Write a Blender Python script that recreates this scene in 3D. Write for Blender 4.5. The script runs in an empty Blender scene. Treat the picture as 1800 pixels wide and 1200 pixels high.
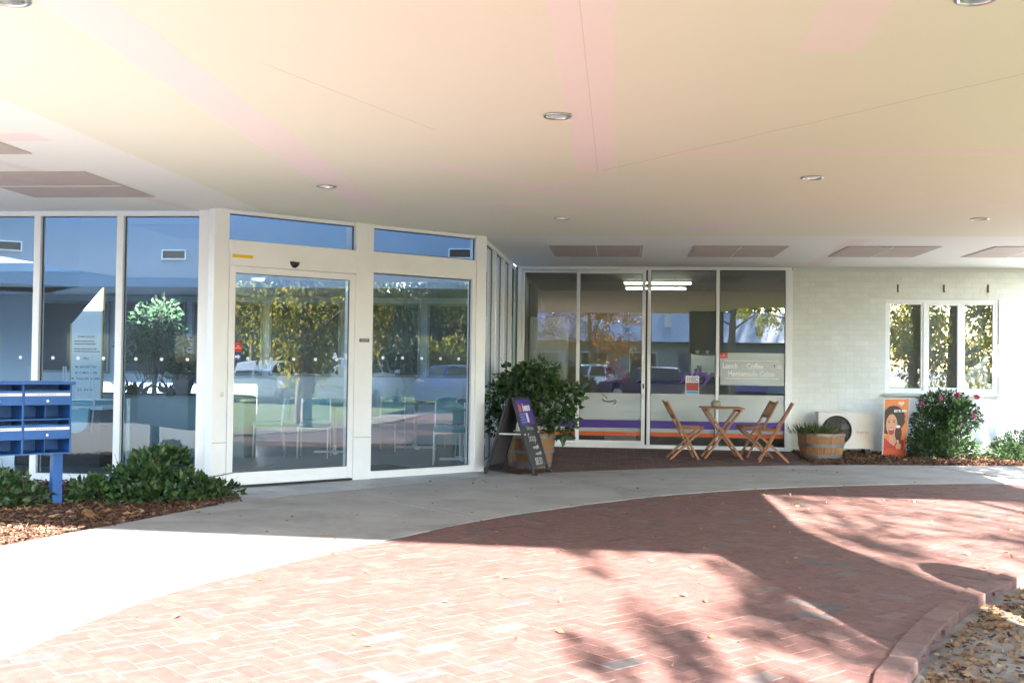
import bpy, bmesh, math, random
import numpy as np
from math import sin, cos, pi, radians, sqrt, atan2
from mathutils import Vector, Matrix
from mathutils.geometry import tessellate_polygon
random.seed(7); RNG = np.random.default_rng(7)
S = bpy.context.scene; COL = S.collection
# ------------------------------------------------------------ camera, sky, sun, exposure
EYE = 1.39; YAW = radians(5.7); PIT = 36/1900.; ROLL = 0.013
fw = Vector((-sin(YAW)*cos(PIT), cos(YAW)*cos(PIT), sin(PIT)))
r0 = Vector((cos(YAW), sin(YAW), 0)); u0 = r0.cross(fw)
rt = r0*cos(ROLL)+u0*sin(ROLL); up = rt.cross(fw)
cd = bpy.data.cameras.new('camera'); cam = bpy.data.objects.new('camera', cd); COL.objects.link(cam)
m = Matrix((rt, up, -fw)).transposed().to_4x4(); m.translation = (0, 0, EYE); cam.matrix_world = m
cd.sensor_width = 36; cd.lens = 38.0; cd.clip_start = .05; cd.clip_end = 2000
S.camera = cam
SUNV = Vector((-.55, 2.26, -1.0)).normalized()          # the way the light travels
EL = math.asin(-SUNV.z)
w = bpy.data.worlds.new('World'); S.world = w; w.use_nodes = True
nt = w.node_tree; bg = nt.nodes['Background']
sky = nt.nodes.new('ShaderNodeTexSky'); sky.sky_type = 'NISHITA'; sky.sun_disc = False
sky.sun_elevation = EL; sky.sun_rotation = atan2(-SUNV.x, -SUNV.y); sky.air_density = 1; sky.dust_density = .3
nt.links.new(sky.outputs[0], bg.inputs[0]); bg.inputs[1].default_value = .15
sd = bpy.data.lights.new('sun', 'SUN'); sd.energy = 5.0; sd.angle = radians(.53); sd.color = (1, .965, .925)
so = bpy.data.objects.new('sun', sd); COL.objects.link(so); so.rotation_euler = SUNV.to_track_quat('-Z', 'Y').to_euler(); so.location = (6, -20, 12)
S.view_settings.view_transform = 'Standard'; S.view_settings.look = 'None'; S.view_settings.gamma = 1
S.view_settings.exposure = 3.75; S.view_settings.use_curve_mapping = False
cy = S.cycles; cy.use_denoising = True; cy.max_bounces = 10; cy.diffuse_bounces = 7; cy.glossy_bounces = 4
cy.transparent_max_bounces = 24; cy.transmission_bounces = 4; cy.sample_clamp_indirect = 6; cy.caustics_reflective = False; cy.caustics_refractive = False

# ------------------------------------------------------------ materials
MATS = {}
def mat(name, col, rough=.6, metal=0., var=0., scale=6., bump=0., bscale=60., col2=None, emit=None, estr=1., spec=.5, coord='Object', stretch=None):
    if name in MATS: return MATS[name]
    M = bpy.data.materials.new(name); M.use_nodes = True; t = M.node_tree; N = t.nodes; L = t.links
    b = N['Principled BSDF']; b.inputs['Base Color'].default_value = (*col, 1); b.inputs['Roughness'].default_value = rough
    b.inputs['Metallic'].default_value = metal; b.inputs['Specular IOR Level'].default_value = spec
    if emit: b.inputs['Emission Color'].default_value = (*emit, 1); b.inputs['Emission Strength'].default_value = estr
    if var or bump:
        tc = N.new('ShaderNodeTexCoord'); src = tc.outputs[coord]
        if coord == 'World':
            pass
        if stretch:
            mp = N.new('ShaderNodeMapping'); mp.inputs['Scale'].default_value = stretch; L.new(src, mp.inputs[0]); src = mp.outputs[0]
    if var:
        n = N.new('ShaderNodeTexNoise'); n.inputs['Scale'].default_value = scale; n.inputs['Detail'].default_value = 6; n.inputs['Roughness'].default_value = .65
        L.new(src, n.inputs['Vector'])
        mr = N.new('ShaderNodeMapRange'); mr.inputs[1].default_value = .3; mr.inputs[2].default_value = .7
        L.new(n.outputs[0], mr.inputs[0])
        mx = N.new('ShaderNodeMix'); mx.data_type = 'RGBA'
        c2 = col2 or tuple(c*(1-var) for c in col)
        mx.inputs[6].default_value = (*col, 1); mx.inputs[7].default_value = (*c2, 1)
        L.new(mr.outputs[0], mx.inputs[0]); L.new(mx.outputs[2], b.inputs['Base Color'])
    if bump:
        n2 = N.new('ShaderNodeTexNoise'); n2.inputs['Scale'].default_value = bscale; n2.inputs['Detail'].default_value = 5
        L.new(src, n2.inputs['Vector'])
        bp = N.new('ShaderNodeBump'); bp.inputs['Strength'].default_value = bump; bp.inputs['Distance'].default_value = .01
        L.new(n2.outputs[0], bp.inputs['Height']); L.new(bp.outputs[0], b.inputs['Normal'])
    MATS[name] = M; return M

def tone_mat(name, cols, rough=.85, bump=.3, bscale=90, nvar=.25, nscale=9., trans=0., spec=.3):
    """colour chosen by the mesh attribute 'tone' (one value for each brick, chip or leaf)"""
    M = bpy.data.materials.new(name); M.use_nodes = True; t = M.node_tree; N = t.nodes; L = t.links
    b = N['Principled BSDF']; b.inputs['Roughness'].default_value = rough; b.inputs['Specular IOR Level'].default_value = spec
    a = N.new('ShaderNodeAttribute'); a.attribute_name = 'tone'
    r = N.new('ShaderNodeValToRGB'); el = r.color_ramp.elements
    for i, c in enumerate(cols):
        e = el[i] if i < 2 else el.new(i/(len(cols)-1))
        e.position = i/(len(cols)-1); e.color = (*c, 1)
    L.new(a.outputs['Fac'], r.inputs[0]); out = r.outputs[0]
    if nvar:
        g = N.new('ShaderNodeNewGeometry'); n = N.new('ShaderNodeTexNoise'); n.inputs['Scale'].default_value = nscale; n.inputs['Detail'].default_value = 6
        n.inputs['Roughness'].default_value = .7; L.new(g.outputs['Position'], n.inputs['Vector'])
        mr = N.new('ShaderNodeMapRange'); mr.inputs[1].default_value = .3; mr.inputs[2].default_value = .7; mr.inputs[3].default_value = 1-nvar; mr.inputs[4].default_value = 1+nvar
        L.new(n.outputs[0], mr.inputs[0])
        mx = N.new('ShaderNodeVectorMath'); mx.operation = 'SCALE'; L.new(out, mx.inputs[0]); L.new(mr.outputs[0], mx.inputs['Scale']); out = mx.outputs[0]
        if bump:
            n2 = N.new('ShaderNodeTexNoise'); n2.inputs['Scale'].default_value = bscale; n2.inputs['Detail'].default_value = 4; L.new(g.outputs['Position'], n2.inputs['Vector'])
            bp = N.new('ShaderNodeBump'); bp.inputs['Strength'].default_value = bump; bp.inputs['Distance'].default_value = .006
            L.new(n2.outputs[0], bp.inputs['Height']); L.new(bp.outputs[0], b.inputs['Normal'])
    L.new(out, b.inputs['Base Color'])
    if trans:
        tr = N.new('ShaderNodeBsdfTranslucent'); L.new(out, tr.inputs[0]); ms = N.new('ShaderNodeMixShader'); ms.inputs[0].default_value = trans
        L.new(b.outputs[0], ms.inputs[1]); L.new(tr.outputs[0], ms.inputs[2]); L.new(ms.outputs[0], N['Material Output'].inputs[0])
    MATS[name] = M; return M

def glass_mat(name, tint=(.88, .92, .92), r0=.085, rough=0., veil=0.):
    M = bpy.data.materials.new(name); M.use_nodes = True; t = M.node_tree; N = t.nodes; L = t.links
    N.remove(N['Principled BSDF'])
    lw = N.new('ShaderNodeLayerWeight'); lw.inputs[0].default_value = .5
    p = N.new('ShaderNodeMath'); p.operation = 'POWER'; p.inputs[1].default_value = 5; L.new(lw.outputs['Facing'], p.inputs[0])
    q = N.new('ShaderNodeMath'); q.operation = 'MULTIPLY_ADD'; q.inputs[1].default_value = 1-r0; q.inputs[2].default_value = r0; L.new(p.outputs[0], q.inputs[0])
    tr = N.new('ShaderNodeBsdfTransparent'); tr.inputs[0].default_value = (*tint, 1)
    gl = N.new('ShaderNodeBsdfGlossy'); gl.inputs['Roughness'].default_value = rough; gl.inputs[0].default_value = (1, 1, 1, 1)
    base = tr.outputs[0]
    if veil:
        df = N.new('ShaderNodeBsdfDiffuse'); df.inputs[0].default_value = (.75, .8, .8, 1); mv = N.new('ShaderNodeMixShader'); mv.inputs[0].default_value = veil
        L.new(base, mv.inputs[1]); L.new(df.outputs[0], mv.inputs[2]); base = mv.outputs[0]
    ms = N.new('ShaderNodeMixShader'); L.new(q.outputs[0], ms.inputs[0]); L.new(base, ms.inputs[1]); L.new(gl.outputs[0], ms.inputs[2])
    L.new(ms.outputs[0], N['Material Output'].inputs[0]); MATS[name] = M; return M

GLASS = glass_mat('clear_glass', veil=.012)
GLASS_BLUE = glass_mat('tinted_glass', (.70, .79, .84), .06, veil=.01)
FROST = glass_mat('frosted_film', (.9, .95, .95), .03, .25, .42)
WHITE = mat('white_powdercoat', (.85, .865, .89), .38, var=.06, scale=3, bump=.02, bscale=30)
WHITE2 = mat('white_laminate', (.75, .75, .74), .4)
GASKET = mat('black_gasket', (.015, .015, .017), .6)
BLACKPL = mat('black_plastic', (.012, .012, .013), .25)
ALU = mat('brushed_aluminium', (.6, .6, .6), .3, 1.)
DARKMET = mat('dark_metal', (.04, .04, .045), .45, .6)
BLUEPAINT = mat('blue_letterbox_paint', (.014, .11, .38), .42, var=.25, scale=5, bump=.03, bscale=40)
CONC = mat('path_concrete', (.33, .308, .286), .85, var=.28, scale=1.7, bump=.35, bscale=140)
ASPH = mat('asphalt', (.13, .127, .124), .9, var=.3, scale=4, bump=.4, bscale=120)
def stain(M, scale, lo_, hi_, dark):
    t = M.node_tree; N = t.nodes; L = t.links; b = N['Principled BSDF']; src = b.inputs['Base Color'].links[0].from_socket
    g_ = N.new('ShaderNodeNewGeometry'); n_ = N.new('ShaderNodeTexNoise'); n_.inputs['Scale'].default_value = scale; n_.inputs['Detail'].default_value = 8; n_.inputs['Roughness'].default_value = .6; n_.inputs['Distortion'].default_value = 1.2
    L.new(g_.outputs['Position'], n_.inputs['Vector']); r_ = N.new('ShaderNodeMapRange'); r_.inputs[1].default_value = lo_; r_.inputs[2].default_value = hi_; r_.inputs[3].default_value = 1; r_.inputs[4].default_value = dark; L.new(n_.outputs[0], r_.inputs[0])
    v_ = N.new('ShaderNodeVectorMath'); v_.operation = 'SCALE'; L.new(src, v_.inputs[0]); L.new(r_.outputs[0], v_.inputs['Scale']); L.new(v_.outputs[0], b.inputs['Base Color'])
stain(CONC, .7, .52, .72, .62); stain(CONC, 22, .6, .75, .75)
DIRT = mat('dirt', (.27, .21, .16), .95, var=.45, scale=7, bump=1., bscale=60)
stain(DIRT, 2.2, .5, .7, .6)
LAWN = mat('lawn_grass', (.075, .13, .025), .9, var=.5, scale=9, col2=(.14, .15, .04), bump=1., bscale=160)
MULCHB = mat('mulch_base', (.12, .055, .03), .95, var=.5, scale=25, bump=1., bscale=70)
GROUT = mat('jointing_sand', (.30, .25, .21), .95, var=.3, scale=20)
MINT = mat('mint_wall_paint', (.70, .735, .665), .55, var=.07, scale=2.5, bump=.25, bscale=45)
MORTAR = mat('painted_mortar', (.66, .69, .65), .7)
WOOD = mat('oiled_hardwood', (.40, .165, .065), .5, var=.45, scale=14, stretch=(1, 6, 6), bump=.15, bscale=40)
STAVE = mat('barrel_oak', (.40, .20, .085), .75, var=.55, scale=9, stretch=(5, 5, .7), bump=.4, bscale=30)
HOOP = mat('galvanised_hoop', (.30, .31, .33), .5, .7, var=.35, scale=7)
SOIL = mat('potting_soil', (.035, .024, .016), .95, bump=1., bscale=50)
BARK = mat('bark', (.21, .17, .14), .9, var=.5, scale=7, stretch=(1, 1, .3), bump=.9, bscale=16)
TEAL = mat('teal_vinyl', (.20, .40, .45), .45)
CREAM = mat('cream_interior', (.30, .30, .19), .7)
BLUEWALL = mat('blue_interior_wall', (.29, .37, .48), .7, var=.06, scale=2)
PALEBLUE = mat('pale_blue_dado', (.55, .64, .74), .6)
DARKPANE = mat('dark_office_pane', (.055, .075, .09), .25)
GREYFLOOR = mat('grey_vinyl_floor', (.085, .088, .09), .35, var=.15, scale=5)
CEILTILE = mat('interior_ceiling', (.3, .3, .29), .8)
PURPLE = mat('purple_print', (.055, .02, .24), .45)
ORANGE = mat('orange_print', (.62, .10, .015), .45)
REDP = mat('red_print', (.55, .02, .02), .45)
BLUEP = mat('blue_print', (.02, .05, .35), .45)
WHITEP = mat('white_print', (.8, .8, .8), .5)
YELP = mat('yellow_print', (.8, .55, .02), .5)
BLACKP = mat('black_print', (.02, .02, .02), .5)
CHALK = mat('chalk', (.62, .62, .58), .9)
TERRA = mat('pot_taupe', (.15, .13, .12), .6)
PINKPL = mat('pink_plastic', (.55, .14, .2), .4)
PANELP = mat('hatch_panel_pink', (.58, .49, .45), .7, var=.15, scale=3)
LEAF = tone_mat('shrub_leaf', [(.012, .035, .012), (.03, .075, .022), (.05, .11, .03), (.10, .16, .045)], .35, 0, nvar=0, trans=.2, spec=.5)
LEAF_FIG = tone_mat('fig_leaf', [(.06, .12, .05), (.10, .18, .08), (.17, .26, .13)], .35, 0, nvar=0, trans=.25, spec=.5)
LEAF_BIRCH = tone_mat('autumn_birch_leaf', [(.09, .14, .015), (.17, .20, .025), (.33, .28, .03), (.42, .32, .04)], .5, 0, nvar=0, trans=.55)
LEAF_RED = tone_mat('autumn_red_leaf', [(.10, .07, .01), (.30, .08, .015), (.36, .16, .02), (.20, .18, .03)], .5, 0, nvar=0, trans=.35)
LEAF_EUC = tone_mat('dark_tree_leaf', [(.015, .03, .015), (.04, .07, .03), (.08, .11, .04)], .5, 0, nvar=0, trans=.25)
GRASSY = tone_mat('strappy_leaf', [(.02, .05, .015), (.06, .10, .03), (.14, .15, .05)], .5, 0, nvar=0, trans=.2)
PETAL = tone_mat('pink_petal', [(.5, .03, .12), (.62, .08, .22), (.75, .25, .38)], .5, 0, nvar=0, trans=.3)
DRYLEAF = tone_mat('dry_leaf', [(.09, .04, .02), (.19, .085, .035), (.28, .15, .065), (.36, .24, .13)], .7, 0, nvar=0, trans=.2)
CHIP = tone_mat('mulch_chip', [(.03, .014, .009), (.08, .036, .02), (.13, .062, .036), (.20, .12, .075)], .9, 0, nvar=0)
PAVER = tone_mat('clay_paver', [(.095, .083, .079), (.116, .064, .053), (.152, .077, .064), (.138, .067, .055), (.162, .092, .077), (.132, .106, .096)], .85, .5, 160, .28, 14.)
DKPAVER = tone_mat('dark_clay_paver', [(.075, .05, .045), (.12, .065, .052), (.15, .085, .07)], .8, .4, 160, .25, 10.)
TILE = tone_mat('grey_floor_tile', [(.21, .215, .225), (.25, .255, .26), (.28, .285, .29)], .4, .05, 40, .12, 6., spec=.5)
BRICKP = tone_mat('painted_brick', [(.69, .715, .675), (.715, .74, .70), (.735, .76, .72)], .55, .35, 70, .06, 5.)

# ------------------------------------------------------------ mesh helpers
class MB:
    def __init__(s): s.v = []; s.f = []
    def add(s, v, f):
        o = len(s.v); s.v += [tuple(p) for p in v]; s.f += [tuple(i+o for i in q) for q in f]; return s
    def box(s, x0, x1, y0, y1, z0, z1, M=None):
        v = [Vector((x, y, z)) for z in (z0, z1) for y in (y0, y1) for x in (x0, x1)]
        if M is not None: v = [M @ p for p in v]
        return s.add(v, [(0, 2, 3, 1), (4, 5, 7, 6), (0, 1, 5, 4), (2, 6, 7, 3), (0, 4, 6, 2), (1, 3, 7, 5)])
    def bar(s, a, b, wd, th, upv=(0, 0, 1)):
        a = Vector(a); b = Vector(b); d = (b-a); L = d.length; d.normalize(); u = Vector(upv)
        x = d.cross(u); x = x.normalized() if x.length > 1e-4 else Vector((1, 0, 0)); y = x.cross(d)
        M = Matrix((x, y, d)).transposed().to_4x4(); M.translation = a
        return s.box(-wd/2, wd/2, -th/2, th/2, 0, L, M)
    def tube(s, pts, r, n=8, caps=True):
        pts = [Vector(p) for p in pts]; rr = r if isinstance(r, (list, tuple)) else [r]*len(pts); o = len(s.v)
        d0 = (pts[1]-pts[0]).normalized(); x = d0.orthogonal().normalized()
        for i, p in enumerate(pts):
            d = (pts[min(i+1, len(pts)-1)]-pts[max(i-1, 0)]).normalized(); x = (x-d*x.dot(d)).normalized(); y = d.cross(x)
            s.v += [tuple(p+(x*cos(2*pi*k/n)+y*sin(2*pi*k/n))*rr[i]) for k in range(n)]
        for i in range(len(pts)-1):
            for k in range(n):
                s.f.append((o+i*n+k, o+i*n+(k+1) % n, o+(i+1)*n+(k+1) % n, o+(i+1)*n+k))
        if caps: s.f += [tuple(o+k for k in reversed(range(n))), tuple(o+(len(pts)-1)*n+k for k in range(n))]
        return s
    def lathe(s, prof, n=24, c=(0, 0, 0), capb=True, capt=True):
        o = len(s.v)
        for r, z in prof: s.v += [(c[0]+r*cos(2*pi*k/n), c[1]+r*sin(2*pi*k/n), c[2]+z) for k in range(n)]
        for i in range(len(prof)-1):
            for k in range(n): s.f.append((o+i*n+k, o+i*n+(k+1) % n, o+(i+1)*n+(k+1) % n, o+(i+1)*n+k))
        if capb: s.f.append(tuple(o+k for k in reversed(range(n))))
        if capt: s.f.append(tuple(o+(len(prof)-1)*n+k for k in range(n)))
        return s
    def poly(s, pts, holes=(), flip=False):
        loops = [[Vector(p) for p in pts]]+[[Vector(p) for p in h] for h in holes]
        tris = tessellate_polygon(loops); allp = [p for l in loops for p in l]
        return s.add(allp, [tuple(reversed(t)) if flip else t for t in tris])
    def prism(s, pts, z0, z1):
        """pts: 2-D outline, counter-clockwise"""
        n = len(pts); o = len(s.v)
        s.v += [(p[0], p[1], z0) for p in pts]+[(p[0], p[1], z1) for p in pts]
        for i in range(n): j = (i+1) % n; s.f.append((o+i, o+j, o+n+j, o+n+i))
        for t in tessellate_polygon([[Vector((p[0], p[1], 0)) for p in pts]]):
            a, b, c = t; A, B, C = (Vector((*pts[k], 0)) for k in t)
            if (B-A).cross(C-A).z < 0: b, c = c, b
            s.f.append((o+a, o+c, o+b)); s.f.append((o+n+a, o+n+b, o+n+c))
        return s
    def mesh(s, name, bevel=0, smooth=False):
        me = bpy.data.meshes.new(name); me.from_pydata(s.v, [], s.f)
        if bevel:
            b = bmesh.new(); b.from_mesh(me)
            ed = [e for e in b.edges if len(e.link_faces) == 2 and e.calc_face_angle(0) > .5]
            bmesh.ops.bevel(b, geom=ed, offset=bevel, segments=2, affect='EDGES', profile=.6, clamp_overlap=True); b.to_mesh(me); b.free()
        if smooth: me.shade_smooth()
        me.update(); return me
    def build(s, name, material, parent=None, bevel=0, smooth=False, **kw):
        return obj(name, s.mesh(name, bevel, smooth), material, parent, **kw)
def obj(name, me, material=None, parent=None, loc=None, rot=None, kind=None):
    o = bpy.data.objects.new(name, me); COL.objects.link(o)
    if material and not me.materials: me.materials.append(material)
    if parent: o.parent = parent
    if loc: o.location = loc
    if rot: o.rotation_euler = rot
    if kind: o['kind'] = kind
    return o
def thing(name, label, cat, loc=(0, 0, 0), rz=0, group=None):
    o = bpy.data.objects.new(name, None); COL.objects.link(o); o.location = loc; o.rotation_euler = (0, 0, rz); o.empty_display_size = .1
    return tag(o, label, cat, group)
def tag(o, label, cat, group=None):
    o['label'] = label; o['category'] = cat
    if group: o['group'] = group
    return o
def struct(o): o['kind'] = 'structure'; return o
def box(name, dims, material, parent=None, bevel=0, **kw): return MB().box(*dims).build(name, material, parent, bevel, **kw)
def copy_tree(o, parent=None):
    c = o.copy(); COL.objects.link(c); c.parent = parent
    for ch in o.children: copy_tree(ch, c)
    return c
def text(name, body, size, material, parent, loc, rot, align='CENTER', shear=0, sx=1., bold=0., spacing=1.):
    cu = bpy.data.curves.new('t', 'FONT'); cu.body = body; cu.size = size; cu.align_x = align; cu.align_y = 'CENTER'; cu.shear = shear
    cu.offset = bold; cu.space_character = spacing; cu.resolution_u = 3
    t = bpy.data.objects.new('t', cu); COL.objects.link(t); bpy.context.view_layer.update()
    me = bpy.data.meshes.new_from_object(t.evaluated_get(bpy.context.evaluated_depsgraph_get())); bpy.data.objects.remove(t); bpy.data.curves.remove(cu)
    me.name = name
    for v in me.vertices: v.co.x *= sx
    me.materials.clear(); return obj(name, me, material, parent, loc, rot)
def small_print(rows, material, parent, loc, rot, wd, pitch, th):
    """lines of print too small to read: short unequal strokes in rows"""
    mb = MB(); rg = random.Random(3)
    for r_ in range(rows):
        x = -wd/2
        while x < wd/2*rg.uniform(.6, 1):
            l_ = rg.uniform(.6, 2.2)*pitch*.6; y_ = (rows-1)*pitch/2-r_*pitch; mb.add([(x, y_-th/2, 0), (x+l_, y_-th/2, 0), (x+l_, y_+th/2, 0), (x, y_+th/2, 0)], [(0, 1, 2, 3)]); x += l_+pitch*.25
    return mb.build('small_print', material, parent, loc=loc, rot=rot, kind='stuff')
def set_tone(me, vals):
    a = me.attributes.new('tone', 'FLOAT', 'POINT'); a.data.foreach_set('value', np.asarray(vals, np.float32))
def catmull(P, n=8):
    P = [Vector(p) for p in P]; P = [2*P[0]-P[1]]+P+[2*P[-1]-P[-2]]; out = []
    for i in range(1, len(P)-2):
        a, b, c, d = P[i-1:i+3]
        for k in range(n):
            t = k/n; out.append(.5*((2*b)+(c-a)*t+(2*a-5*b+4*c-d)*t*t+(3*b-a-3*c+d)*t**3))
    out.append(P[-2]); return [tuple(p) for p in out]
def inside(p, poly):
    x, y = p; c = False; n = len(poly)
    for i in range(n):
        x1, y1 = poly[i]; x2, y2 = poly[i-1]
        if (y1 > y) != (y2 > y) and x < (x2-x1)*(y-y1)/(y2-y1)+x1: c = not c
    return c
def to_px(p):
    v = Vector(p)-Vector((0, 0, EYE)); z = v.dot(fw)
    return (900+1900*v.dot(rt)/z, 600-1900*v.dot(up)/z, z) if z > .1 else (-9e9, -9e9, z)
def unit(a): return a/np.maximum(np.linalg.norm(a, axis=1, keepdims=True), 1e-9)
def leaf_mesh(name, P, A, size, aspect=.5, fold=.18, tone=None):
    """one folded leaf (five points, two faces) at each point P along axis A"""
    n = len(P); A = unit(A); R = RNG.normal(size=(n, 3)); Sd = unit(np.cross(A, R)); Nn = np.cross(Sd, A)
    L = (size*RNG.uniform(.65, 1.25, n))[:, None]; W = L*aspect*.5
    V = np.empty((n, 5, 3)); V[:, 0] = P; V[:, 1] = P+A*L*.45+Sd*W+Nn*L*fold; V[:, 2] = P+A*L; V[:, 3] = P+A*L*.45-Sd*W+Nn*L*fold; V[:, 4] = P+A*L*.5
    b = (np.arange(n)*5)[:, None]; F = np.concatenate([b+np.array([0, 1, 2, 4]), b+np.array([0, 4, 2, 3])], 1).reshape(-1)
    me = bpy.data.meshes.new(name); me.vertices.add(n*5); me.vertices.foreach_set('co', V.reshape(-1).astype(np.float32))
    me.loops.add(len(F)); me.loops.foreach_set('vertex_index', F.astype(np.int32)); k = len(F)//4
    me.polygons.add(k); me.polygons.foreach_set('loop_start', (np.arange(k)*4).astype(np.int32))
    me.update(calc_edges=True); me.validate()
    set_tone(me, np.repeat(RNG.uniform(0, 1, n) if tone is None else tone, 5)); return me
def cloud(blobs, n, shell=.35):
    """points spread through ellipsoids (cx,cy,cz,rx,ry,rz), denser near the skin; also the outward direction"""
    B = np.array(blobs, float); vol = B[:, 3]*B[:, 4]*B[:, 5]; k = RNG.choice(len(B), n, p=vol**.7/np.sum(vol**.7))
    D = unit(RNG.normal(size=(n, 3))); r = RNG.uniform(0, 1, n)**shell; P = B[k, :3]+D*r[:, None]*B[k, 3:]
    return P, D
def chip_mesh(name, P, size, flat=.35):
    n = len(P); me = bpy.data.meshes.new(name); A = unit(RNG.normal(size=(n, 3))*np.array([1, 1, .35])); Sd = unit(np.cross(A, RNG.normal(size=(n, 3))*np.array([.3, .3, 1]))); N = np.cross(A, Sd)
    L = (size*RNG.uniform(.5, 1.5, n))[:, None]; W = L*.3; T = L*flat*.3
    c = np.array([[a, b, d] for d in (-1, 1) for b in (-1, 1) for a in (-1, 1)])
    V = P[:, None]+c[None, :, 0:1]*(A*L/2)[:, None]+c[None, :, 1:2]*(Sd*W/2)[:, None]+c[None, :, 2:3]*(N*T/2)[:, None]
    f = np.array([(0, 2, 3, 1), (4, 5, 7, 6), (0, 1, 5, 4), (2, 6, 7, 3), (0, 4, 6, 2), (1, 3, 7, 5)]).reshape(-1)
    F = ((np.arange(n)*8)[:, None]+f).reshape(-1); me.vertices.add(n*8); me.vertices.foreach_set('co', V.reshape(-1).astype(np.float32))
    me.loops.add(len(F)); me.loops.foreach_set('vertex_index', F.astype(np.int32)); me.polygons.add(n*6); me.polygons.foreach_set('loop_start', (np.arange(n*6)*4).astype(np.int32))
    me.update(calc_edges=True); set_tone(me, np.repeat(RNG.uniform(0, 1, n), 8)); return me

H = 2.99; W = 17.95
# ------------------------------------------------------------ ground, driveway, path
g = struct(obj('ground', MB().add([(-500, -500, -.17), (500, -500, -.17), (500, 500, -.17), (-500, 500, -.17)], [(0, 1, 2, 3)]).mesh('ground'), ASPH))
KERB = catmull([(1.7, -6), (1.2, -2), (.9, 1.5), (.9, 3.6), (1.12, 4.85), (1.27, 5.23), (1.51, 5.81), (1.84, 6.45), (2.16, 6.98), (2.81, 7.84), (4.2, 9.1), (6., 9.95), (8.5, 10.4), (13, 10.5)], 10)
POUT = catmull([(-2.95, -6), (-2.9, 1), (-2.85, 3.2), (-2.8, 4.7), (-2.67, 6.05), (-2.25, 7.19), (-1.71, 8.38), (-.96, 9.8), (.69, 11.74), (2.73, 12.99), (4.88, 13.64), (8, 13.95), (13, 14)], 10)
PIN = catmull([(-4.95, -6), (-4.9, 1), (-4.85, 4), (-4.7, 6), (-4.45, 7.45), (-4.12, 8.62), (-3.63, 10.2), (-2.7, 11.5), (-1.55, 12.98), (.1, 14.21), (2.63, 15.44), (5.72, 16.01), (8, 16.1), (13, 16.2)], 10)
base = MB().prism([p for p in KERB if p[1] > 1.1]+[(13, W+.05), (-13, W+.05), (-13, 1.1)], -.3, -.007)
paving = struct(base.build('brick_driveway', GROUT))
# herringbone clay pavers, laid at 45 degrees to the building
drive_poly = [p for p in KERB]+list(reversed(POUT))
c = .1065; us = (1/sqrt(2), 1/sqrt(2)); vs = (-1/sqrt(2), 1/sqrt(2)); bricks = []
for i in range(-75, 190):
    for j in range(-120, 150):
        s4 = (i-j) % 4
        if s4 not in (0, 3): continue
        a, b = (i+1, j+.5) if s4 == 0 else (i+.5, j+1)
        x = (a*us[0]+b*vs[0])*c; y = (a*us[1]+b*vs[1])*c
        if x < -4 or x > 12.9 or y < 1.2 or y > 14.3: continue
        if any(inside((x+dx, y+dy), drive_poly) for dx, dy in ((0, 0), (.09, 0), (-.09, 0), (0, .09), (0, -.09))): bricks.append((x, y, s4))
def vis(x, y):
    p = to_px((x, y, 0)); return -30 < p[0] < 1830 and p[1] < 1230 and p[2] > .5
bricks.sort(key=lambda t: (not vis(t[0], t[1]), t[0]**2+t[1]**2))
PB = []
for k in range(10):
    mb = MB().box(-.1045, .1045, -.0517, .0517, -.03, 0); me = mb.mesh('paver', bevel=.0035); set_tone(me, [[.02, .2, .33, .4, .48, .55, .62, .7, .8, .97][k]]*len(me.vertices)); me.materials.append(PAVER); PB.append(me)
def tone_pick(): return random.choices(range(10), [2, 8, 14, 18, 18, 16, 12, 8, 4, 2])[0]
rest = MB(); rt_ = []
for n, (x, y, s4) in enumerate(bricks):
    rz = pi/4+(0 if s4 == 0 else pi/2)+random.gauss(0, .006); k = tone_pick(); z = random.gauss(-.002, .0012)
    if n < 300:
        obj('brick', PB[k], None, paving, (x, y, z), (random.gauss(0, .004), random.gauss(0, .004), rz))
    else:
        M = Matrix.Translation((x, y, z)) @ Matrix.Rotation(rz, 4, 'Z') @ Matrix.Rotation(random.gauss(0, .004), 4, 'X')
        rest.box(-.1045, .1045, -.0517, .0517, -.02, 0, M); rt_ += [[.02, .2, .33, .4, .48, .55, .62, .7, .8, .97][k]]*8
me = rest.mesh('bricks'); set_tone(me, rt_); obj('paver_field', me, PAVER, paving, kind='stuff')
# cafe forecourt: darker bricks in running bond between the path and the shopfront
mb = MB(); tn = []
for r_ in range(int((W-12.6)/.118)):
    y = 12.7+r_*.118
    for q in range(-8, 14):
        x = q*.236+(.118 if r_ % 2 else 0)
        if -1.72 < x < 2.72 and y < W-.1:
            mb.box(x-.114, x+.114, y-.055, y+.055, -.03, random.gauss(-.002, .001)); tn += [random.random()]*8
me = mb.mesh('cafe_bricks'); set_tone(me, tn); obj('forecourt_bricks', me, DKPAVER, paving, kind='stuff')
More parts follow.
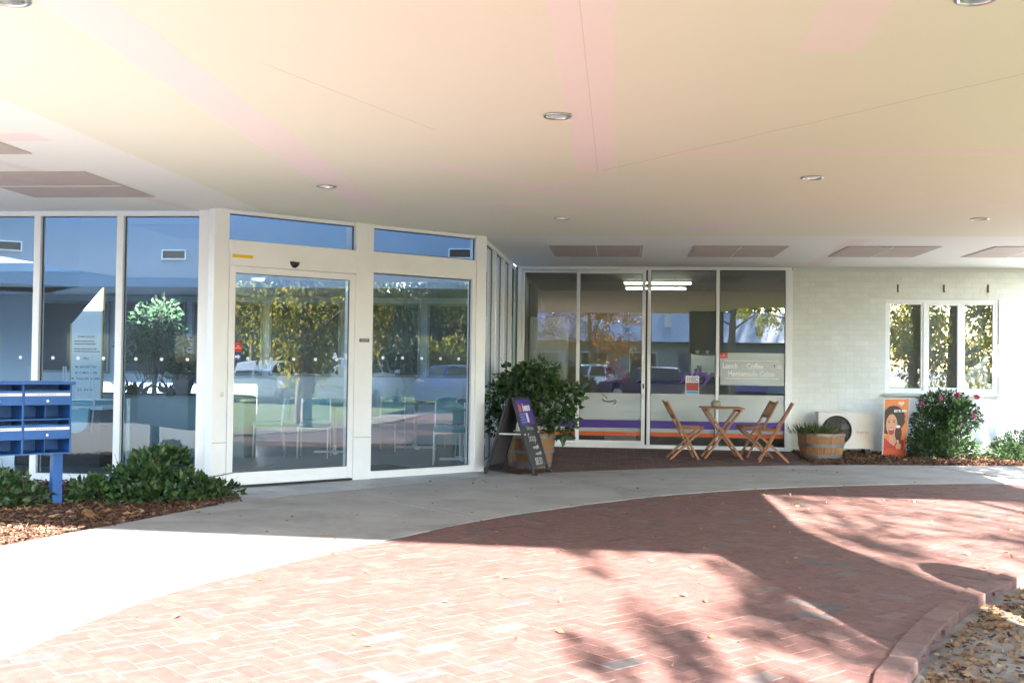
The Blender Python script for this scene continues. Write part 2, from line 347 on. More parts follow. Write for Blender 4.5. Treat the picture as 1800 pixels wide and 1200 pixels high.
# concrete footpath in slabs between the two curves
path = struct(bpy.data.objects.new('footpath', None)); COL.objects.link(path)
def resample(P, n):
    P = [Vector(p) for p in P]; d = [0]
    for a, b in zip(P, P[1:]): d.append(d[-1]+(b-a).length)
    out = []
    for k in range(n+1):
        t = d[-1]*k/n; i = max(j for j in range(len(d)) if d[j] <= t+1e-9); i = min(i, len(P)-2)
        f = (t-d[i])/(d[i+1]-d[i]); out.append(P[i].lerp(P[i+1], f))
    return out
NS = 12; a_ = resample(POUT, NS*12); b_ = resample(PIN, NS*12)
for k in range(NS):
    o_ = [a_[k*12+q] for q in range(13)]; i_ = [b_[k*12+q] for q in range(13)]; g_ = .012
    o_[0] = o_[0].lerp(o_[1], g_*5); o_[-1] = o_[-1].lerp(o_[-2], g_*5); i_[0] = i_[0].lerp(i_[1], g_*5); i_[-1] = i_[-1].lerp(i_[-2], g_*5)
    MB().prism([(p.x, p.y) for p in o_]+[(p.x, p.y) for p in reversed(i_)], -.12, .006+random.uniform(0, .002)).build('slab', CONC, path, bevel=.004)
# entrance tiles, square to the glazed entrance
tiles = struct(bpy.data.objects.new('entrance_tile_floor', None)); COL.objects.link(tiles); tiles.location = (-4.19, 11.21, 0); tiles.rotation_euler = (0, 0, pi/4)
for k in range(4):
    me = MB().box(-.148, .148, -.148, .148, -.018, 0).mesh('tile', bevel=.002); set_tone(me, [k/3]*len(me.vertices)); me.materials.append(TILE)
    if k == 0: TM = []
    TM.append(me)
for i in range(-2, 13):
    for j in range(0, 7):
        lx = i*.3+.15; ly = -(j*.3+.13)
        wx = -4.19+(lx-ly)*.7071; wy = 11.21+(lx+ly)*.7071
        if inside((wx, wy), [(-4.6, 10.6), (-3.7, 10.0), (-1.3, 12.9), (-1.5, 13.75), (-1.9, 13.8)]): obj('tile', random.choice(TM), None, tiles, (lx, ly, .002))
# brick kerb round the tree island
kerb = struct(bpy.data.objects.new('brick_kerb', None)); COL.objects.link(kerb)
kp = resample(KERB, 84)
KB = []
for k in range(5):
    me = MB().box(-.15, .15, -.068, .068, -.14, 0).mesh('kerb_brick', bevel=.006); set_tone(me, [[.45, .55, .62, .7, .8][k]]*len(me.vertices)); me.materials.append(PAVER); KB.append(me)
for a, b in zip(kp, kp[1:]):
    d = b-a; mid = (a+b)/2; nrm = Vector((d.y, -d.x)).normalized(); o = obj('kerb_brick', random.choice(KB), None, kerb, (mid.x+nrm.x*.048, mid.y+nrm.y*.048, .014+random.gauss(0, .002)), (0, 0, atan2(d.y, d.x)+random.gauss(0, .004)))
    o.scale = (d.length/.3*.985, 1, 1)
isl = [(p[0]+.1, p[1]-.06) for p in KERB]
mb = MB(); mb.poly([(*p, -.05) for p in isl]+[(13, -6, -.05)]); struct(mb.build('dirt_bed', DIRT))
lw = [(p[0]+1.8, p[1]-1.3) for p in KERB if p[1] > 4.5]+[(40, 9.2), (40, -6), (3.6, -6), (3.2, 3)]
mb = MB(); mb.poly([(*p, -.044) for p in lw]); struct(mb.build('lawn', LAWN))
mb = MB(); mb.poly([(13, 14.5, -.05), (40, 14.5, -.05), (40, 40, -.05), (13, 40, -.05)]); struct(mb.build('lawn', LAWN))
# mulch beds
lbed = [(x-.0, y) for x, y in PIN if 7 < y < 10.3]; lbed = [(-6.2, 6.9)]+lbed+[(-4.2, 11.25), (-4.5, 11.36), (-9, 11.36), (-9, 9.5)]
rbed = [(2.72, 15.3), (2.78, 17.93), (12.9, 17.93), (12.9, 16.0)]+[p for p in reversed(PIN) if 2.63 < p[0] < 12]
struct(MB().prism([(-13, 1), (-4.93, 1), (-4.9, 5.5), (-4.6, 6.88), (-6.2, 6.88), (-9.02, 9.5), (-9.02, 11.36), (-13, 11.36)], -.1, .002).build('paved_apron', mat('weathered_paving', (.19, .18, .168), .9, var=.3, scale=3, bump=.3, bscale=90)))
def bed(name, poly, n, label, zc=.012):
    xs = [p[0] for p in poly]; ys = [p[1] for p in poly]; mb = MB(); mb.poly([(*p, .0) for p in poly]); o = struct(mb.build(name, MULCHB))
    P = []
    while len(P) < n:
        x = RNG.uniform(max(min(xs), -8.5), min(max(xs), 8.5)); y = RNG.uniform(max(min(ys), 5), max(ys))
        if inside((x, y), poly): P.append((x, y, RNG.uniform(.0, .035)))
    obj('mulch_chips', chip_mesh('mulch_chips', np.array(P), .042), CHIP, o, kind='stuff')
bed('mulch_bed', lbed, 13000, ''); bed('mulch_bed', rbed, 9000, '')

# ------------------------------------------------------------ canopy over the forecourt
def ceiling_mat():
    M = bpy.data.materials.new('ceiling_paint'); M.use_nodes = True; t = M.node_tree; N = t.nodes; L = t.links; b = N['Principled BSDF']; b.inputs['Roughness'].default_value = .75
    b.inputs['Specular IOR Level'].default_value = .2
    g = N.new('ShaderNodeNewGeometry'); nz = N.new('ShaderNodeTexNoise'); nz.inputs['Scale'].default_value = 3.5; nz.inputs['Detail'].default_value = 5; L.new(g.outputs['Position'], nz.inputs['Vector'])
    sb = N.new('ShaderNodeVectorMath'); sb.operation = 'SUBTRACT'; sb.inputs[1].default_value = (.5, .5, .5); L.new(nz.outputs['Color'], sb.inputs[0])
    sc = N.new('ShaderNodeVectorMath'); sc.operation = 'SCALE'; sc.inputs['Scale'].default_value = .07; L.new(sb.outputs[0], sc.inputs[0])
    ad = N.new('ShaderNodeVectorMath'); L.new(g.outputs['Position'], ad.inputs[0]); L.new(sc.outputs[0], ad.inputs[1])
    def m_(op, a, b_=None, clamp=False):
        n = N.new('ShaderNodeMath'); n.operation = op; n.use_clamp = clamp
        for i, v in enumerate((a, b_)):
            if v is None: continue
            if isinstance(v, (int, float)): n.inputs[i].default_value = v
            else: L.new(v, n.inputs[i])
        return n.outputs[0]
    def band(cx, cyy, hx, hy, rz, soft, wob=True):
        mp = N.new('ShaderNodeMapping'); mp.vector_type = 'TEXTURE'; mp.inputs['Location'].default_value = (cx, cyy, 0); mp.inputs['Rotation'].default_value = (0, 0, rz)
        L.new(ad.outputs[0] if wob else g.outputs['Position'], mp.inputs[0]); sx = N.new('ShaderNodeSeparateXYZ'); L.new(mp.outputs[0], sx.inputs[0])
        fx = m_('DIVIDE', m_('SUBTRACT', hx, m_('ABSOLUTE', sx.outputs[0])), soft, True); fy = m_('DIVIDE', m_('SUBTRACT', hy, m_('ABSOLUTE', sx.outputs[1])), soft, True)
        return m_('MULTIPLY', fx, fy)
    def line(a, b_, wd, soft, wob=True):
        dx, dy = b_[0]-a[0], b_[1]-a[1]; return band((a[0]+b_[0])/2, (a[1]+b_[1])/2, math.hypot(dx, dy)/2, wd, atan2(dy, dx), soft, wob)
    patches = [line((-2.4, 2), (-2.62, 11.5), .19, .03), line((-.17, 2), (-.21, 9.05), .17, .03), line((1.05, 2), (1.04, 5.62), .17, .03), line((.35, 8.3), (7, 8.3), .10, .04), line((-1.8, 10.95), (7, 10.98), .10, .04),
               line((-1.55, 8.6), (-.2, 10.85), .09, .04), line((-1.0, 10.3), (-.3, 9.4), .08, .04), line((.8, 12.75), (1.3, 12.85), .42, .03), line((-1.3, 11.3), (.8, 12.3), .06, .03), line((2.3, 5.9), (3.2, 6.6), .25, .04),
               line((-9, 7.6), (-4.2, 7.5), .16, .05), line((3.0, 13.9), (3.1, 17.9), .2, .1), line((-5.2, 8.2), (-4.6, 11.3), .12, .08), line((4.9, 15.4), (7, 15.4), .2, .1)]
    pm = patches[0]
    for p in patches[1:]: pm = m_('MAXIMUM', pm, p)
    cr = [line((-1.95, 5.65), (-1.29, 7.38), .004, .004, False), line((-.16, 8.99), (2.4, 5.8), .006, .006), line((-.19, 2), (-.2, 9), .004, .004, False), line((.4, 8.3), (7, 8.3), .008, .006, False), line((-1.8, 10.96), (7, 10.96), .008, .006, False)]
    cm = m_('MAXIMUM', cr[0], cr[1]); cm = m_('MAXIMUM', cm, m_('MULTIPLY', cr[2], .5))
    lit = m_('MAXIMUM', cr[3], cr[4])
    sp = N.new('ShaderNodeSeparateXYZ'); L.new(g.outputs['Position'], sp.inputs[0])
    bx = m_('DIVIDE', m_('SUBTRACT', -3.86, sp.outputs[0]), .012, True); by = m_('DIVIDE', m_('SUBTRACT', sp.outputs[1], 13.62), .012, True); border = m_('MAXIMUM', bx, by)
    n2 = N.new('ShaderNodeTexNoise'); n2.inputs['Scale'].default_value = .8; n2.inputs['Detail'].default_value = 5; L.new(g.outputs['Position'], n2.inputs['Vector'])
    def mix(f, c1, c2):
        x = N.new('ShaderNodeMix'); x.data_type = 'RGBA'
        for i, v in ((0, f), (6, c1), (7, c2)):
            if isinstance(v, tuple): x.inputs[i].default_value = (*v, 1)
            elif isinstance(v, (int, float)): x.inputs[i].default_value = v
            else: L.new(v, x.inputs[i])
        return x.outputs[2]
    col = mix(n2.outputs[0], (.83, .84, .73), (.80, .81, .70)); col = mix(border, col, (.87, .88, .86))
    col = mix(pm, col, (.87, .79, .785)); col = mix(m_('MULTIPLY', lit, .5), col, (.82, .78, .76)); col = mix(m_('MULTIPLY', cm, .6), col, (.25, .2, .14))
    L.new(col, b.inputs['Base Color'])
    bp = N.new('ShaderNodeBump'); bp.inputs['Strength'].default_value = .25; bp.inputs['Distance'].default_value = .01; L.new(pm, bp.inputs['Height']); L.new(bp.outputs[0], b.inputs['Normal'])
    return M
DL = [(-.42, 6.97), (-2.71, 9.73), (1.61, 9.37), (-.65, 11.93), (3.82, 11.99), (-2.75, 4.58), (1.52, 4.82)]
canopy = thing('canopy', 'wide flat canopy with patched cream plaster ceiling over the driveway', 'canopy')
OUTC = [(-10, 2.0), (3.2, 1.25), (3.2, 5.14), (6.3, 5.0), (6.3, 13.2), (7.3, W+.1), (-1.74, W+.1), (-1.74, 13.66), (-4.2, 11.2), (-4.55, 11.36), (-10, 11.36)]
ring = lambda x, y, r, z: [(x+r*cos(-2*pi*k/20), y+r*sin(-2*pi*k/20), z) for k in range(20)]
MB().poly([(*p, H) for p in OUTC], [ring(x, y, .07, H) for x, y in DL], flip=True).build('ceiling', ceiling_mat(), canopy)
FASC = mat('fascia_paint', (.62, .60, .52), .6, var=.1, scale=3)
mb = MB(); n = len(OUTC)
for i in range(n):
    (x0, y0), (x1, y1) = OUTC[i], OUTC[(i+1) % n]; mb.add([(x0, y0, H-.0), (x1, y1, H), (x1, y1, H+.3), (x0, y0, H+.3)], [(0, 1, 2, 3)])
mb.poly([(*p, H+.3) for p in OUTC]); mb.build('roof', mat('roof_sheet', (.25, .27, .3), .5), canopy)
for i, (x, y) in enumerate(DL):
    t = thing('downlight', ['recessed downlight beside the long plaster strip above the driveway', 'recessed downlight in front of the sliding entrance door', 'recessed downlight above the curved path toward the right', 'small recessed downlight nearest the cafe doors', 'small recessed downlight toward the painted brick wall', 'recessed downlight at the top left corner of the ceiling', 'recessed downlight at the top right edge of the ceiling'][i], 'downlight', (x, y, H), 0, 'recessed downlights in the canopy ceiling')
    MB().lathe([(.07, -.001), (.092, -.002), (.094, -.008), (.086, -.012), (.072, -.010), (.07, -.002)], 28, capb=False, capt=False).build('trim_ring', ALU, t, smooth=True)
    MB().lathe([(.07, 0), (.062, .05), (.045, .11), (.0, .12)], 28, capb=False, capt=False).build('reflector', ALU, t, smooth=True)
    MB().lathe([(.0, .045), (.03, .05), (.034, .075), (.02, .11)], 16, capb=False, capt=False).build('lamp', mat('lamp_glass_off', (.6, .6, .56), .2), t, smooth=True)
def hatch(x0, x1, y0, y1, label, split='x'):
    t = thing('ceiling_hatch', label, 'hatch', ((x0+x1)/2, (y0+y1)/2, H), 0, 'access hatches in the canopy ceiling'); hx, hy = (x1-x0)/2, (y1-y0)/2
    if split == 'x':
        for s in (-1, 1): MB().box(min(0, s*hx)+.008, max(0, s*hx)-.008, -hy, hy, -.012, -.003).build('panel', PANELP, t, .002)
        MB().box(-.006, .006, -hy, hy, -.016, -.003).build('divider_strip', WHITE, t)
    else:
        for s in (-1, 1): MB().box(-hx, hx, min(0, s*hy)+.008, max(0, s*hy)-.008, -.012, -.003).build('panel', PANELP, t, .002)
        MB().box(-hx, hx, -.006, .006, -.016, -.003).build('divider_strip', WHITE, t)
    f = MB()
    for a in ((-hx-.02, -hx, -hy-.02, hy+.02), (hx, hx+.02, -hy-.02, hy+.02), (-hx, hx, -hy-.02, -hy), (-hx, hx, hy, hy+.02)): f.box(*a, -.009, -.002)
    f.build('edge_frame', mat('hatch_edge', (.5, .46, .42), .6), t)
hatch(-.96, .28, 14.72, 16.2, 'pinkish two-panel ceiling hatch directly above the cafe sliding doors'); hatch(1.0, 2.22, 14.74, 16.17, 'pinkish two-panel ceiling hatch above the outdoor folding table')
hatch(3.02, 4.2, 14.76, 16.11, 'two-panel ceiling hatch in front of the brick wall, left of the window'); hatch(4.9, 6.1, 14.74, 16.11, 'ceiling hatch cut by the right edge of the photo')
hatch(-5.86, -4.64, 8.92, 10.3, 'pinkish two-panel ceiling hatch above the left glazing', 'y'); hatch(-5.86, -4.66, 6.7, 8.07, 'ceiling hatch cut by the left edge of the photo', 'y')
pier = thing('canopy_pier', 'dark blue grey pier holding up the front corner of the canopy', 'pier', (2.6, 2.7, 0))
box('shaft', (-.5, .5, -.25, .25, -.1, H-.004), mat('pier_render', (.10, .12, .17), .7, var=.15, scale=3), pier, .01); box('plinth', (-.55, .55, -.3, .3, -.1, .12), CONC, pier, .01)

# ------------------------------------------------------------ painted brick wall with window
wall = thing('painted_brick_wall', 'mint white painted brick wall to the right of the cafe', 'wall', (0, W, 0))
WX0, WX1, WZ0, WZ1 = 4.26, 6.02, .97, 2.48
mb = MB()
for a in ((2.79, WX0, 0, H), (WX1, 12, 0, H), (WX0, WX1, 0, WZ0), (WX0, WX1, WZ1, H)): mb.box(a[0], a[1], .0, .11, a[2], a[3])
mb.build('mortar_backing', MORTAR, wall)
BR = []
for k in range(6):
    me = MB().box(-.117, .117, -.0022-.0006*(k % 3), .02, -.0385, .0385).mesh('brick', bevel=.0035); set_tone(me, [k/5]*len(me.vertices)); me.materials.append(BRICKP); BR.append(me)
bl = []
for r_ in range(35):
    z = .043+r_*.086
    if z+.04 > H: break
    for q in range(0, 40):
        x = 2.79+.12+q*.245+(.1225 if r_ % 2 else 0)
        if x+.117 > 12: continue
        lo, hi = x-.117, x+.117
        if z+.038 > WZ0 and z-.038 < WZ1:
            if lo < WX0 < hi: hi = WX0
            elif lo < WX1 < hi: lo = WX1
            elif WX0 <= lo and hi <= WX1: continue
        bl.append((lo, hi, z))
    if r_ % 2: bl.append((2.79, 2.905, z))
bl.sort(key=lambda t: (t[1] > 6.5, (t[0]-4.5)**2)); rest = MB(); tn = []
for n, (lo, hi, z) in enumerate(bl):
    if n < 300: o = obj('brick', random.choice(BR), None, wall, ((lo+hi)/2, random.gauss(0, .0008), z), (random.gauss(0, .003), 0, random.gauss(0, .003))); o.scale = ((hi-lo)/.234, 1, 1)
    else: rest.box(lo, hi, -.0022-random.random()*.0014, .02, z-.0385, z+.0385); tn += [random.random()]*8
me = rest.mesh('bricks'); set_tone(me, tn); obj('brick_courses', me, BRICKP, wall, kind='stuff')
win = thing('wall_window', 'white three-light window in the painted brick wall above the camellia', 'window', (0, W, 0))
def frame_rect(x0, x1, z0, z1, wd, y0, y1, name, parent, material=WHITE, bevel=.004):
    m_ = MB().box(x0, x0+wd, y0, y1, z0, z1).box(x1-wd, x1, y0, y1, z0, z1).box(x0+wd, x1-wd, y0, y1, z0, z0+wd).box(x0+wd, x1-wd, y0, y1, z1-wd, z1)
    return m_.build(name, material, parent, bevel)
frame_rect(WX0, WX1, WZ0, WZ1, .045, .02, .09, 'outer_frame', win)
for i, (a, b) in enumerate(((4.305, 4.86), (4.90, 5.44), (5.475, 5.975))):
    sfr = frame_rect(a, b, WZ0+.045, WZ1-.045, .035 if i != 1 else .05, .03 if i != 1 else .015, .07, 'sash', win)
    box('pane', (a+.03, b-.03, .048, .054, WZ0+.08, WZ1-.08), GLASS, sfr)
for x in (4.88, 5.457): box('mullion', (x-.02, x+.02, .012, .09, WZ0+.045, WZ1-.045), WHITE, win, .003)
box('sill', (WX0-.02, WX1+.05, -.05, .1, WZ0-.05, WZ0-.002), mat('sill_paint', (.5, .52, .48), .6), win, .006)
mb = MB()
for k in range(54): z = WZ0+.06+k*.0258; mb.box(4.3, 5.98, .16, .163, z, z+.022, Matrix.Translation((0, 0, 0)))
mb.build('blind', mat('blind_slats', (.14, .15, .15), .6), win)
for i, x in enumerate((4.45, 5.17, 5.85)):
    t = tag(MB().box(-.008, .008, -.02, .0, -.06, .06).box(-.006, .006, -.05, -.02, -.06, -.045).build('wall_hook', mat('rusty_iron', (.12, .06, .04), .8), None, loc=(x, W-.006, 2.66)), ['rusty hook above the left light of the wall window', 'rusty hook above the middle light of the wall window', 'rusty hook above the right light of the wall window'][i], 'hook', 'hooks above the window')
room = MB().box(4.1, 9, W+.12, W+.14, 0, .0); 
struct(MB().box(3.9, 8.9, W+3.4, W+3.5, 0, H).box(3.9, 4.0, W+.12, W+3.4, 0, H).box(8.8, 8.9, W+.12, W+3.4, 0, H).box(4.0, 8.8, W+.12, W+3.4, -.05, 0).box(4.0, 8.8, W+.12, W+3.4, H, H+.05).build('room_wall', mat('dim_room', (.2, .2, .2), .8)))

# ------------------------------------------------------------ glazed fronts
def post(x0, x1, y0, y1, z0, z1, name, parent, material=WHITE, bevel=.004): return box(name, (x0, x1, y0, y1, z0, z1), material, parent, bevel)
def pane(x0, x1, z0, z1, y, parent, material=GLASS, name='pane'):
    p = box(name, (x0, x1, y, y+.008, z0, z1), material, parent)
    gk = MB().box(x0, x0+.008, y-.004, y+.012, z0, z1).box(x1-.008, x1, y-.004, y+.012, z0, z1).box(x0+.008, x1-.008, y-.004, y+.012, z1-.008, z1).box(x0+.008, x1-.008, y-.004, y+.012, z0, z0+.008).build('gasket', GASKET, p)
    return p
DOT = MB().lathe([(.0, 0), (.02, 0), (.02, .002), (.0, .002)], 14).mesh('safety_dot'); DOT.materials.append(WHITEP)
def dots(x0, x1, z, y, parent, step=.245):
    n = max(1, int((x1-x0)/step)); 
    for k in range(n): obj('safety_dot', DOT, None, parent, (x0+(k+.5)*(x1-x0)/n, y-.002, z), (pi/2, 0, 0))
# left glazing
lg = thing('window_wall', 'tall white framed window wall behind the blue letterboxes', 'window wall', (0, 11.4, 0))
xs = [-10.3, -9.36, -8.4, -7.42, -6.425, -5.47, -4.5]
post(-4.53, -4.27, -.16, .06, 0, H-.003, 'corner_post', lg, bevel=.006); post(-10.5, -4.53, -.04, .06, 2.935, H-.003, 'head_rail', lg); post(-10.5, -4.53, -.04, .06, 0, .10, 'sill_rail', lg)
for x in xs[:-1]: post(x-.038, x+.038, -.05, .06, .1, 2.935, 'mullion', lg)
for a, b in zip(xs, xs[1:]):
    b2 = b-.04 if b < -4.6 else -4.55
    p = pane(a+.04, b2, .102, 2.933, .0, lg, GLASS_BLUE)
    if a > -7.5: dots(a+.04, b2, 1.37, -.001, p)
# 45-degree entrance
en = thing('entrance_glazing', 'white framed automatic entrance with sliding glass door and side pane', 'entrance', (-4.19, 11.21, 0), pi/4)
post(-.17, .0, -.03, .12, 0, H-.003, 'corner_post', en, bevel=.006); post(-.16, .0, -.033, -.0302, .49, .494, 'joint_line', en, GASKET, 0); post(1.58, 1.8, -.033, -.0302, .49, .494, 'joint_line', en, GASKET, 0); post(1.565, 1.81, -.03, .2, 0, H-.003, 'post', en, bevel=.006); post(3.335, 3.49, -.03, .12, 0, H-.003, 'corner_post', en, bevel=.006)
post(.0, 1.565, -.02, .1, 2.945, H-.004, 'head_rail', en); post(1.81, 3.335, -.02, .1, 2.945, H-.004, 'head_rail', en)
hd = post(.0, 1.565, -.06, .1, 2.385, 2.66, 'header', en, bevel=.008); post(1.81, 3.335, -.02, .1, 2.42, 2.67, 'header', en)
pane(.003, 1.562, 2.663, 2.943, .03, en, GLASS_BLUE); pane(1.813, 3.332, 2.673, 2.943, .03, en, GLASS_BLUE)
MB().box(.02, .26, -.064, -.060, 2.47, 2.505).build('sticker', YELP, en)
MB().lathe([(.0, -.06), (.03, -.052), (.052, -.02), (.058, .012), (.0, .012)], 20).build('motion_sensor', BLACKPL, en, smooth=True, loc=(.76, -.062, 2.46), rot=(radians(20), 0, 0))
dr = MB(); leaf = frame_rect(.005, 1.555, .03, 2.38, .07, -.04, .0, 'sliding_door', en); box('bottom_rail', (.075, 1.485, -.036, -.004, .10, .165), WHITE, leaf, .003)
p = pane(.072, 1.488, .16, 2.312, -.024, leaf, GLASS); dots(.1, 1.47, 1.39, -.027, p)
MB().box(.0, 1.565, -.03, .09, .0, .022).build('threshold', DARKMET, en)
box('key_switch', (-.07, -.035, -.036, -.03, .98, 1.03), ALU, en); 
pl = box('notice_plate', (1.63, 1.76, -.035, -.03, 1.60, 1.64), BLACKP, en); small_print(3, WHITEP, pl, (1.695, -.0365, 1.62), (pi/2, 0, 0), .11, .011, .004)
# no smoking sign and arrow on the door glass
sg = box('no_smoking_sticker', (.075, .165, -.028, -.0265, 1.46, 1.56), REDP, leaf); text('lettering', 'NO\nSMOKING', .019, WHITEP, sg, (.12, -.030, 1.51), (pi/2, 0, 0))
sg = box('arrow_sticker', (.075, .155, -.028, -.0265, 1.37, 1.445), BLUEP, leaf)
MB().poly([(.085, -.0295, 1.395), (.12, -.0295, 1.395), (.12, -.0295, 1.38), (.147, -.0295, 1.408), (.12, -.0295, 1.436), (.12, -.0295, 1.421), (.085, -.0295, 1.421)], flip=False).build('arrow_print', WHITEP, sg)
post(1.81, 3.335, -.02, .1, 0, .085, 'sill_rail', en); post(3.28, 3.335, -.015, .08, .085, 2.42, 'jamb', en); p = pane(1.813, 3.278, .087, 2.418, .03, en, GLASS); dots(1.85, 3.25, 1.42, .03, p)
# side return glazing
sw = thing('side_glazing', 'narrow white framed glazing running back beside the entrance', 'window wall', (-1.74, 13.71, 0), pi/2)
L_ = W-13.71; post(.02, L_-.02, -.0, .1, 2.93, H-.003, 'head_rail', sw); post(.02, L_-.02, 0, .1, 0, .08, 'sill_rail', sw)
ms_ = [.03, 1.12, 2.2, 3.28, L_-.06]
for x in ms_[1:-1]: post(x-.04, x+.04, -.03, .1, .08, 2.93, 'mullion', sw)
for a, b in zip(ms_, ms_[1:]): pane(a+.042, b-.042, .082, 2.928, .03, sw, GLASS)
# cafe shopfront
sf = thing('cafe_shopfront', 'white framed glass cafe front with sliding doors at the back', 'shopfront', (0, W, 0))
post(-1.70, 2.77, -.04, .1, 2.935, H-.003, 'head_rail', sf); post(-1.70, -1.635, -.04, .1, 0, 2.935, 'jamb', sf); post(2.675, 2.785, -.05, .1, 0, 2.935, 'jamb', sf)
post(-1.635, 2.675, -.03, .1, 0, .06, 'sill_rail', sf)
post(.45, .505, -.05, .08, .06, 2.935, 'mullion', sf); post(1.565, 1.615, -.05, .08, .06, 2.935, 'mullion', sf)
post(.425, .447, -.02, .08, .06, 2.935, 'mullion', sf, GASKET)  # not a mullion: black strip painting the dark gap beside the sliding door
fx = frame_rect(-1.63, -.66, .062, 2.93, .045, .02, .06, 'fixed_panel', sf); P1 = pane(-1.587, -.703, .107, 2.885, .035, fx)
sl = frame_rect(-.72, .42, .062, 2.93, .06, -.03, .012, 'sliding_door', sf); P2 = pane(-.662, .362, .122, 2.87, -.012, sl)
box('lock', (.38, .402, -.04, -.03, .98, 1.06), DARKMET, sl); box('handle', (.38, .398, -.055, -.03, .80, .9), ALU, sl)
P3 = pane(.507, 1.563, .062, 2.933, .0, sf); P4 = pane(1.617, 2.673, .062, 2.933, .0, sf)
spans = [(-1.58, -.71, .030, fx), (-.655, .355, -.018, sl), (.515, 1.555, -.006, sf), (1.625, 2.665, -.006, sf)]
for x0, x1, y, par in spans:
    box('frosted_band', (x0, x1, y-.001, y, .46, .90), FROST, par)
    box('purple_stripe', (x0, x1, y-.001, y, .33, .455), PURPLE, par); box('orange_stripe', (x0, x1, y-.001, y, .20, .265), ORANGE, par)
    box('frosted_strip', (x0, x1, y-.001, y, .268, .327), FROST, par)
fp = box('frosted_panel', (1.64, 2.665, -.007, -.006, 1.06, 1.585), FROST, sf)
text('lettering', 'Lunch  \u00b7  Coffee  \u00b7  Tea', .118, WHITEP, fp, (2.15, -.0085, 1.37), (pi/2, 0, 0), bold=.004, sx=.86); text('lettering', 'Homemade Cakes', .118, WHITEP, fp, (2.14, -.0085, 1.245), (pi/2, 0, 0), bold=.004, sx=.86)
for z in (1.455, 1.165): box('rule_line', (1.72, 2.58, -.0085, -.008, z, z+.008), WHITEP, fp)
sg = box('no_smoking_sticker', (1.635, 1.755, -.0095, -.0075, 1.50, 1.585), REDP, sf); text('lettering', 'NO\nSMOKING', .024, WHITEP, sg, (1.695, -.011, 1.545), (pi/2, 0, 0))
po = box('paper_poster', (1.08, 1.30, -.0095, -.007, .90, 1.20), WHITEP, sf); box('poster_print', (1.09, 1.29, -.0105, -.0098, .96, 1.09), mat('poster_meat_red', (.35, .05, .05), .5), po); box('poster_print', (1.09, 1.29, -.0105, -.0098, .905, .955), mat('poster_sky_blue', (.1, .35, .65), .5), po)
small_print(3, BLUEP, po, (1.19, -.011, 1.145), (pi/2, 0, 0), .18, .026, .014)
text('purple_lettering', 'nity', .34, PURPLE, sf, (1.24, -.009, 1.2), (pi/2, 0, 0), shear=.25, bold=.008)
# coffee cup drawn on the sliding door film, and the dotted sun below
cup = MB(); cup.tube([(-.28, -.02, .80), (-.24, -.02, .765), (-.17, -.02, .755), (-.08, -.02, .77)], .009, 6); cup.tube([(-.29, -.02, .88), (-.25, -.02, .86), (-.21, -.02, .83), (-.20, -.02, .80)], .006, 6); cup.tube([(-.08, -.02, .79), (-.05, -.02, .77), (-.06, -.02, .73), (-.10, -.02, .725)], .007, 6)
cup.build('coffee_cup_print', mat('maroon_print', (.09, .02, .02), .5), sl)
mb = MB()
for r_, n in ((.03, 8), (.055, 14), (.08, 20)):
    for k in range(n): mb.lathe([(0, 0), (.006, 0), (.006, .001), (0, .001)], 6, (r_*cos(2*pi*k/n), r_*sin(2*pi*k/n), 0))
mb.build('sun_dot_print', mat('grey_print', (.3, .3, .32), .5), sl, loc=(.2, -.0185, .215), rot=(pi/2, 0, 0))

# ------------------------------------------------------------ atrium behind the left glazing and the entrance
AT = [(-11, 11.46), (-4.45, 11.46), (-1.84, 14.05), (-1.84, W), (-11, W)]
struct(MB().prism(AT, -.02, .004).build('atrium_floor', GREYFLOOR))
RT = 4.4
mb = MB()
mb.box(-8.1, -1.84, 15.5, 15.65, 2.44, RT).box(-11, -1.84, 15.65, W, 2.44, 2.5)
mb.bar((-8.1, 15.575, (2.44+RT)/2), (-11, 13.2, (2.44+RT)/2), RT-2.44, .15, (0, 0, 1)) if False else None
mb.build('bulkhead_wall', BLUEWALL); struct(bpy.data.objects['bulkhead_wall'])
d = Vector((-2.9, -2.4, 0)); M = Matrix.Translation((-8.1, 15.5, 0)) @ Matrix.Rotation(atan2(d.y, d.x), 4, 'Z')
struct(MB().box(0, 3.8, -.15, 0, 2.5, RT, M).box(0, 3.8, -2.2, 0, 2.44, 2.499, M).build('bulkhead_wall', BLUEWALL))
mb = MB().box(-11, -1.84, W-.16, W-.06, 0, 2.44).box(-11.1, -11, 11.46, W, 0, RT); struct(mb.build('atrium_back_wall', PALEBLUE))
for i in range(6):
    x0 = -9.9+i*1.35; t = tag(box('office_window', (x0, x0+1.15, W-.2, W-.165, 1.15, 2.3), DARKPANE, None, .004), '%s dark office window from the left at the back of the atrium' % ['first', 'second', 'third', 'fourth', 'fifth', 'last'][i], 'window', 'internal windows behind the atrium')
    frame_rect(x0-.04, x0+1.19, 1.11, 2.34, .04, -.0, .035, 'frame', t, mat('grey_frame', (.25, .3, .34), .5)).location = (0, W-.215, 0)
